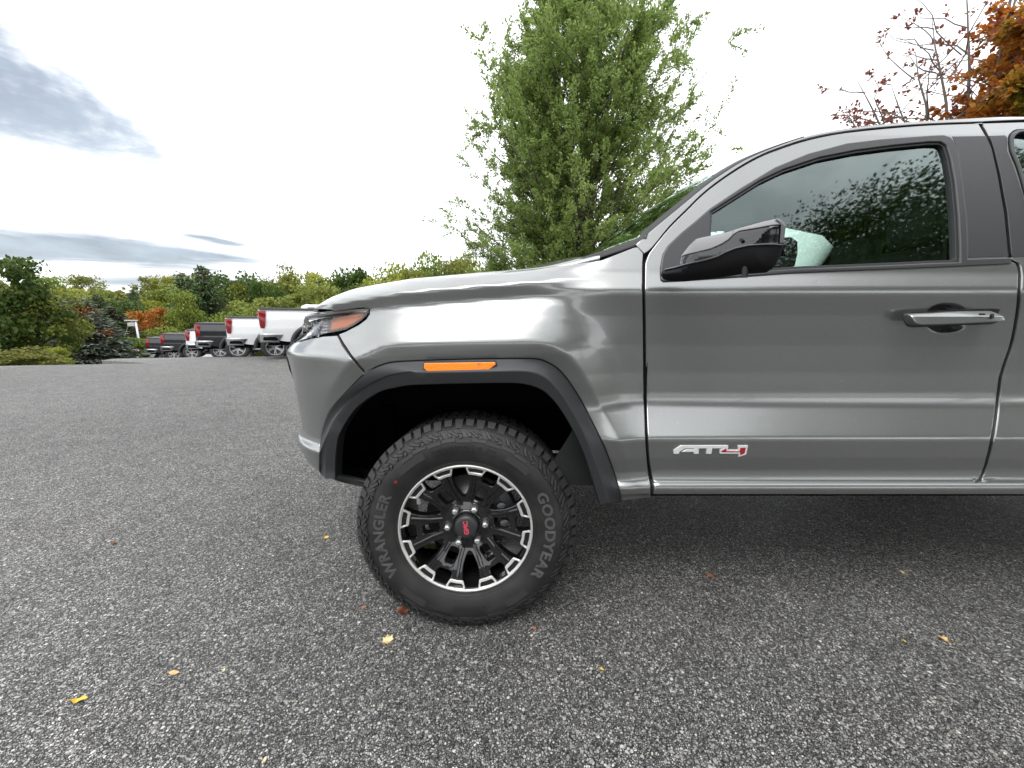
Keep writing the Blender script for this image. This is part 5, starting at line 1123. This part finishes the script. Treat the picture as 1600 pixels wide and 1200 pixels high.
    gh = [ring(2.06, 4.62, 1.33, .075), ring(2.10, 4.10, 1.62, .18), ring(2.18, 3.72, 1.84, .26), ring(2.30, 3.55, 1.895, .32), ring(2.6, 3.3, 1.92, .6)]
    b = MB(); b.loft(gh, True, True); cabo = sharp(b.mk('cab', P_, root), 25)
    for sgn in (-1, 1):
        for x0, x1, x2, x3 in ((2.30, 3.05, 3.05, 2.36), (3.13, 4.25, 3.80, 3.13)):
            z0, z1 = 1.38, 1.80; lin_y = lambda z: np.interp(z, [1.33, 1.62, 1.84], [HWID - .075, HWID - .18, HWID - .26]) + .004
            q = [(x0, sgn * lin_y(z0), z0), (x1, sgn * lin_y(z0), z0), ((x1 + x2) / 2, sgn * lin_y(1.62), 1.62), (x2, sgn * lin_y(z1), z1), (x3, sgn * lin_y(z1), z1), ((x0 + x3) / 2, sgn * lin_y(1.62), 1.62)]
            mk('side_window', q, [tuple(range(6)) if sgn < 0 else tuple(range(6))[::-1]], M['dark_glass'], cabo, False)
    mk('rear_window', [(2.062, -.72, 1.42), (2.062, .72, 1.42), (2.155, .62, 1.78), (2.155, -.62, 1.78)], [(3, 2, 1, 0)], M['dark_glass'], cabo, False)
    mk('windscreen', [(4.58, -.80, 1.36), (4.58, .80, 1.36), (3.80, .66, 1.80), (3.80, -.66, 1.80)], [(0, 1, 2, 3)], M['dark_glass'], cabo, False)
    b = MB(); b.loft([[(4.45, y, z) for y, z in ((-.97, 1.25), (-.90, 1.36), (0, 1.40), (.90, 1.36), (.97, 1.25))], [(5.70, y, z) for y, z in ((-.95, 1.18), (-.86, 1.27), (0, 1.30), (.86, 1.27), (.95, 1.18))], [(5.88, y, z) for y, z in ((-.90, 1.10), (-.82, 1.15), (0, 1.17), (.82, 1.15), (.90, 1.10))]], True, True); b.mk('bonnet', P_, root)
    b = MB(); b.box((5.78, -.88, .55), (5.90, .88, 1.10), .02); b.mk('grille', M['gloss'], root)
    for sgn in (-1, 1):
        b = MB(); y0_, y1_ = sorted((sgn * 1.02, sgn * 1.24)); b.box((3.98, y0_, 1.33), (4.08, y1_, 1.55), .02); b.mk('side_mirror', M['gloss'], root)
    return root
def kids(o): return [c for c in bpy.data.objects if c.parent == o]
def copy_tree(o, parent=None):
    c = o.copy(); COL.objects.link(c); c.parent = parent
    for ch in kids(o): copy_tree(ch, c)
    return c
RA = R(31)
ROW = [(-7.36, 11.05, 'white', 'white pickup nearest to the grey pickup, half hidden behind its headlight', 0), (-9.72, 12.95, 'white', 'second white pickup from the headlight, between a white and a black pickup', 0), (-12.75, 15.3, 'black', 'large black pickup between two white ones, its tail light standing tallest over black paint', 0),
       (-16.3, 18.9, 'white', 'white pickup mostly hidden between two black pickups', 0), (-19.8, 21.3, 'black', 'black pickup with bright polished wheel just left of the mostly hidden white one', 0),
       (-23.3, 24.0, 'black', 'farthest black pickup, only its tail light and bumper showing', 0), (-30.2, 30.6, 'white', 'small far white pickup to the left of the black ones', 0), (-33.3, 33.1, 'white', 'farthest and leftmost white pickup beside the light pole', 0)]
protos = {}
for x, y, c_, lab, _ in ROW:
    if c_ not in protos: r = protos[c_] = sierra(c_)
    else: r = copy_tree(protos[c_])
    z = float(zlot(np.array(x + 1.0), np.array(y + .8))); dzx = (float(zlot(np.array(x + 3.6), np.array(y + 3.0))) - z) / 3.4
    r.location = (x, y, float(zlot(np.array(x), np.array(y))) - .02); r.rotation_euler = (0, 0, RA); r['label'] = lab
    r.rotation_euler = (0, -math.atan(np.clip(dzx, -.12, .02)) * .8, RA)
# ------------------------------------------------------------------ light pole with guy wire
M['galv'] = mat('galvanised_steel', (.55, .56, .57), .45, .4)
px_, D_, z_, h_, _w = at(211.5, 500, 30.0, 1); pz = zlot(px_, D_)
pole = empty('lamp_post', (px_, D_, pz), 'slim pale lamp post with a wide boxy head left of the far white pickups', 'lamp post'); ph = h_ + (z_ - pz)
b = MB(); b.tube([(px_, D_, pz - .3), (px_, D_, pz + ph)], [.10, .06], 10); b.mk('post', M['galv'], pole, True)
b = MB(); b.box((px_ - .80, D_ - .12, pz + ph - .08), (px_ + .12, D_ + .12, pz + ph), .02); b.box((px_ - .62, D_ - .10, pz + ph - .50), (px_ - .05, D_ + .10, pz + ph - .22), .02); b.box((px_ - .30, D_ - .05, pz + ph - .4), (px_ - .22, D_ + .05, pz + ph)); b.mk('lamp_head', M['galv'], pole)
g0 = on_plane([(203, 502)], D_)[0]; g1_ = on_plane([(176, 575)], D_)[0]; b = MB(); b.tube([g0, g1_], .014, 5); b.mk('guy_wire', M['galv'], pole)
# ------------------------------------------------------------------ trees on the left, one by one
rng = np.random.default_rng(31)
SP = []
for i in range(3): SP.append(spruce(rng, 1.0, .30 + .03 * i, 30, 22, .040))
SPM = {}
def splace(px, yt, D, wpx, i, mname, label, rust=False):
    x, y, z, h, wd = at(px, yt, D, wpx); r = empty('spruce_tree', (x, y, z), label, 'tree')
    r.rotation_euler = (0, 0, random.uniform(0, 6))
    if ('w', i) not in SPM: SPM[('w', i)] = mesh('trunk', *SP[i][0], M['bark'], False)
    if (i, mname) not in SPM: SPM[(i, mname)] = mesh('crown', *SP[i][1], M[mname], False)
    for nm, me in (('trunk', SPM[('w', i)]), ('crown', SPM[(i, mname)])):
        o = bpy.data.objects.new(nm, me); COL.objects.link(o); o.parent = r; o.scale = (wd / (.52 + .05 * i), wd / (.52 + .05 * i), h)
    if rust:
        C = []; 
        for k_ in range(9): a = rng.uniform(0, 6.28); zz = rng.uniform(.45, .88) * h; rr = (1 - zz / h) * wd * .62; c_ = np.array([rr * math.cos(a), rr * math.sin(a), zz]); C.append(c_ + rng.normal(size=(220, 3)) * [.22, .22, .13])
        V, F = leaves(np.concatenate(C), .16, rng, .35); o = bpy.data.objects.new('dead_branches', mesh('dead_branches', V, F, M['leaf_rust'], False)); COL.objects.link(o); o.parent = r
    return r
splace(122, 466, 27, 110, 1, 'leaf_spruce', 'blue-green spruce with rusty dead patches standing just beyond the lot edge', True)
splace(78, 462, 31, 80, 0, 'leaf_spruce', 'pale grey-green spruce to the left of the rusty spruce')
splace(172, 478, 36, 90, 2, 'leaf_conifer', 'dark broad conifer to the right of the rusty spruce')
splace(284, 426, 45, 80, 0, 'leaf_conifer', 'slim mid-green conifer just left of the tallest spruce')
splace(314, 415, 48, 84, 1, 'leaf_conifer', 'tallest dark spruce, its pointed top highest above the parked trucks')
def bplace(px, yt, D, wpx, i, mname, label, **k):
    x, y, z, h, wd = at(px, yt, D, wpx); return btree(x, y, h, wd, i, mname, label, **k)
bplace(-8, 404, 20, 120, 0, 'leaf_dark', 'large dark green leafy tree at the left edge of the picture')
bplace(48, 452, 21, 90, 1, 'leaf_green', 'bright green leafy tree against the dark tree on the far left')
bplace(14, 548, 15.5, 100, 2, 'leaf_olive', 'low grey-green bush at the left edge of the asphalt', cat='bush', name='bush')
bplace(-90, 538, 14.5, 110, 4, 'leaf_olive', 'low bush beyond the lot, cut by the left picture edge', cat='bush', name='bush')
bplace(84, 545, 19, 34, 3, 'leaf_yellow', 'small yellow-green shrub in front of the rusty spruce', cat='bush', name='bush')
bplace(192, 528, 29, 60, 3, 'leaf_green', 'bright green bushy shrub at the foot of the lamp post', cat='bush', name='bush')
bplace(238, 485, 41, 64, 0, 'leaf_orange', 'orange-topped maple above the small far white pickups')
bplace(258, 505, 40, 66, 2, 'leaf_olive', 'yellowing bush tree right under the orange maple')
bplace(284, 462, 42, 50, 5, 'leaf_green', 'bright green leafy tree behind the black pickups in front of the tall spruce')
# wood on the slopes: named individually in three bands
TONES = [('leaf_green', 'mid-green'), ('leaf_olive', 'olive-green'), ('leaf_yellow', 'yellow-green'), ('leaf_dark', 'dark green')]
rr_ = random.Random(9)
ORD = 'first second third fourth fifth sixth seventh eighth ninth tenth eleventh twelfth thirteenth fourteenth fifteenth sixteenth'.split()
def wood(n, px0, px1, ytop, D0, D1, w0, w1, wts, where):
    made = []
    for k_ in range(n):
        px = px0 + (px1 - px0) * (k_ + rr_.uniform(.1, .9)) / n; D = rr_.uniform(D0, D1); yt = ytop(px) + 9 + rr_.choice([-1, 1, 1]) * rr_.uniform(0, 15)
        mn, tone = rr_.choices(TONES, wts)[0]
        x, y, z, h, wd = at(px, yt, D, rr_.uniform(w0, w1)); h = max(h, 3.5)
        made.append((tone, px, btree(x, y, h, wd, rr_.randrange(6), mn, 'tree', group=f'{tone} trees in the wood {where}')))
    for tone in {m_[0] for m_ in made}:
        for k_, m_ in enumerate(sorted([m_ for m_ in made if m_[0] == tone], key=lambda q: q[1])): m_[2]['label'] = f'{ORD[k_]} {tone} tree from the left {where}'
yl = lambda px: np.interp(px, [-200, 40, 75, 105, 140, 175, 215, 260, 350, 390, 470, 540, 600, 660, 720, 800], [430, 436, 438, 436, 440, 443, 448, 436, 440, 436, 428, 420, 416, 412, 410, 408])
wood(26, -120, 420, lambda p: yl(p) - 1, 120, 150, 34, 60, [4, 3, 4, 1], 'on the crest of the far hill')
wood(24, -100, 400, lambda p: yl(p) + 16, 88, 112, 46, 74, [4, 3, 4, 1], 'half way up the far hill')
wood(18, 10, 400, lambda p: yl(p) + 34, 60, 78, 60, 90, [4, 3, 3, 2], 'in the hollow below the far hill')
wood(8, 130, 300, lambda p: 505, 42, 50, 50, 80, [4, 2, 0, 4], 'just below the row of parked trucks')
wood(22, 340, 800, yl, 52, 66, 54, 88, [4, 3, 4, 2], 'behind the parked trucks')
wood(14, 340, 800, lambda p: yl(p) + 26, 40, 48, 60, 100, [4, 3, 2, 3], 'close behind the parked trucks')
wood(10, 780, 1900, lambda p: 440, 34, 46, 120, 160, [4, 3, 2, 2], 'behind the grey pickup')
for px, yt, D, wpx, i_, lab in ((56, 470, 40, 46, 2, 'slim dark conifer between the pale spruce and the bright green tree'), (150, 458, 60, 40, 0, 'narrow dark conifer rising behind the rusty spruce'), (206, 452, 84, 30, 1, 'small dark conifer on the hillside above the lamp post'), (338, 446, 58, 40, 2, 'dark conifer to the right of the tallest spruce'), (400, 440, 60, 34, 0, 'slim conifer above the second white pickup'), (498, 436, 56, 40, 1, 'conifer just above the headlight of the grey pickup')):
    splace(px, yt, D, wpx, i_, 'leaf_conifer', lab)
# the far wood as one mass behind the counted trees
C = []; rng = np.random.default_rng(77)
for k_ in range(900):
    a = R(rng.uniform(-70, 70)); r_ = rng.uniform(118, 175); x, y = r_ * math.sin(a), r_ * math.cos(a); z = gz_at(x, y) + rng.uniform(2, 6.5); q = rng.normal(size=(110, 3)) * [2.2, 2.2, 1.7]; C.append(np.array([x, y, z]) + q)
V, F = leaves(np.concatenate(C), 1.0, rng, .8); setp(mk('far_wood', V, F, M['leaf_olive'], None, False), 'unbroken olive wood covering the far hillside', kind='stuff')
# tall canopy trees behind the viewer: mirrored in the side window and the flank
rng = np.random.default_rng(41); BC = mesh('crown', *crown_mesh(rng, 1.0, .40, .40, 95, 1500, .0085, .52, flat=.26, big=1.5), M['leaf_dark'], False)
for x, y, h, wd, lab in ((10.2, -4.9, 9.3, 8.0, 'broad dark tree behind the camera, mirrored in the middle of the side window'), (-4.5, -15.5, 8.5, 9, 'broad dark tree behind the camera to the left'), (7.6, -9.4, 8.3, 7.5, 'broad dark tree behind the camera mirrored near the door mirror'), (16.0, -5.0, 9.8, 9.0, 'broad dark tree behind the camera to the right'), (-13, -16, 9, 10, 'far left broad tree behind the camera'), (18, -12, 12, 10, 'far right broad tree behind the camera'), (0.5, -16, 8.5, 9, 'taller tree in the second row behind the camera'), (6, -18, 9, 9, 'second row tree behind the camera on the right'), (-9, -20, 9.5, 10, 'second row tree behind the camera on the left')):
    r = empty('canopy_tree', (x, y, 0), lab, 'tree'); r.rotation_euler = (0, 0, x)
    for nm, me in (('trunk', TK), ('crown', BC)):
        o = bpy.data.objects.new(nm, me); COL.objects.link(o); o.parent = r; o.scale = (wd / .9, wd / .9, h) if nm == 'crown' else (h * .8, h * .8, h)
# ------------------------------------------------------------------ fallen leaves
def lmat(n, c, c2): m = mat(n, c, .6); t = m.node_tree; oc = objco(m); t.links.new(mixc(t, smooth(t, noise(t, oc, 60, 4), .4, .62), c, c2), P(m).inputs['Base Color']); return m
LM = {'brown': lmat('brown_leaf', (.10, .045, .025), (.20, .09, .045)), 'yellow': lmat('yellow_leaf', (.62, .46, .05), (.50, .30, .05)), 'pale': lmat('pale_leaf', (.72, .60, .32), (.50, .34, .16)), 'orange': lmat('orange_leaf', (.42, .15, .06), (.26, .09, .05)), 'rust': lmat('rust_leaf', (.22, .07, .035), (.12, .045, .03)), 'tan': lmat('tan_leaf', (.60, .38, .18), (.40, .22, .10))}
OV = [(0, -1), (.10, -.95), (.38, -.5), (.46, 0), (.36, .5), (.12, .9), (0, 1.05), (-.12, .9), (-.36, .5), (-.46, 0), (-.38, -.5), (-.10, -.95)]
MP = [(0, -1), (.05, -.45), (.35, -.6), (.40, -.28), (.85, -.25), (.62, .05), (.72, .42), (.36, .38), (.22, .62), (0, 1.05), (-.22, .62), (-.36, .38), (-.72, .42), (-.62, .05), (-.85, -.25), (-.40, -.28), (-.35, -.6), (-.05, -.45)]
def fleaf(px, py, size, rot, shp, c_, curl, label):
    p = on_ground([(px, py)])[0]; lp = np.array(shp, float)[::1] * size / 2; lp = lp if area(lp) > 0 else lp[::-1]; cs, sn = math.cos(R(rot)), math.sin(R(rot))
    def fn(uv, hh): r2 = (uv ** 2).sum(1) / (size / 2) ** 2; z = .004 + hh + curl * size * (.10 * r2 + .18 * np.abs(uv[:, 0] / size) ** 1.2 + .05 * np.sin(uv[:, 1] / size * 9)); return np.stack([p[0] + uv[:, 0] * cs - uv[:, 1] * sn, p[1] + uv[:, 0] * sn + uv[:, 1] * cs, z], 1)
    V, F, Nn = plate([resample(lp, size / 9)], fn, [(0, 0), (0, .0006)], size / 9); o = mk('fallen_leaf', V, F, LM[c_], None, True, Nn, org=(p[0], p[1], 0)); setp(o, label, 'leaf')
    b = MB(); q0 = fn(np.array([[0, -size / 2 * .95]]), np.array([0.]))[0]; q1 = q0 + np.array([sn, -cs, 0]) * size * .35 + [0, 0, .002]; b.tube([q0, q1], [.0012, .0008], 5); b.mk('leaf_stem', LM['tan'], o)
    return o
fleaf(125, 1096, .040, -75, OV, 'yellow', 1.6, 'curled yellow-brown oval leaf at the lower left of the asphalt')
fleaf(178, 850, .045, 70, OV, 'brown', 1.8, 'small dark brown leaf lying alone far left of the wheel')
fleaf(510, 841, .034, 40, MP, 'yellow', .8, 'small bright yellow leaf just left of the tyre')
fleaf(630, 957, .070, 80, MP, 'rust', 1.5, 'crumpled rust-brown leaf touching the foot of the tyre')
fleaf(606, 1002, .050, 20, MP, 'pale', 1.0, 'pale cream leaf in front of the tyre')
fleaf(1110, 902, .042, 100, MP, 'orange', 1.4, 'orange-brown leaf on the shaded asphalt below the badge')
fleaf(1476, 1001, .036, 35, MP, 'tan', 1.2, 'tan leaf at the right side of the asphalt, largest of the three there')
fleaf(1413, 1003, .014, 0, OV, 'yellow', .8, 'tiny yellow leaf just left of the tan leaf')
fleaf(1410, 896, .034, 30, OV, 'pale', 1.2, 'narrow pale leaf in the shade under the door')
fleaf(940, 1047, .017, 60, OV, 'yellow', .8, 'tiny yellow leaf right of and below the tyre')
fleaf(350, 1049, .016, 10, OV, 'pale', .8, 'tiny pale leaf between the curled leaf and the tyre')
fleaf(272, 1053, .036, 85, OV, 'tan', .6, 'thin straw-coloured leaf right of the curled yellow leaf')
fleaf(414, 1189, .016, 10, OV, 'pale', .8, 'small pale leaf at the bottom edge left of centre')
fleaf(238, 708, .030, 80, OV, 'rust', 1.0, 'dark leaf far out on the asphalt left of the bumper')
fleaf(446, 708, .034, 80, OV, 'brown', 1.5, 'small dark leaf beside the front bumper')
fleaf(835, 984, .018, 50, MP, 'orange', .8, 'tiny pinkish leaf right beside the tyre foot')
fleaf(567, 951, .020, 20, MP, 'orange', .8, 'tiny reddish leaf left of the crumpled rust leaf')
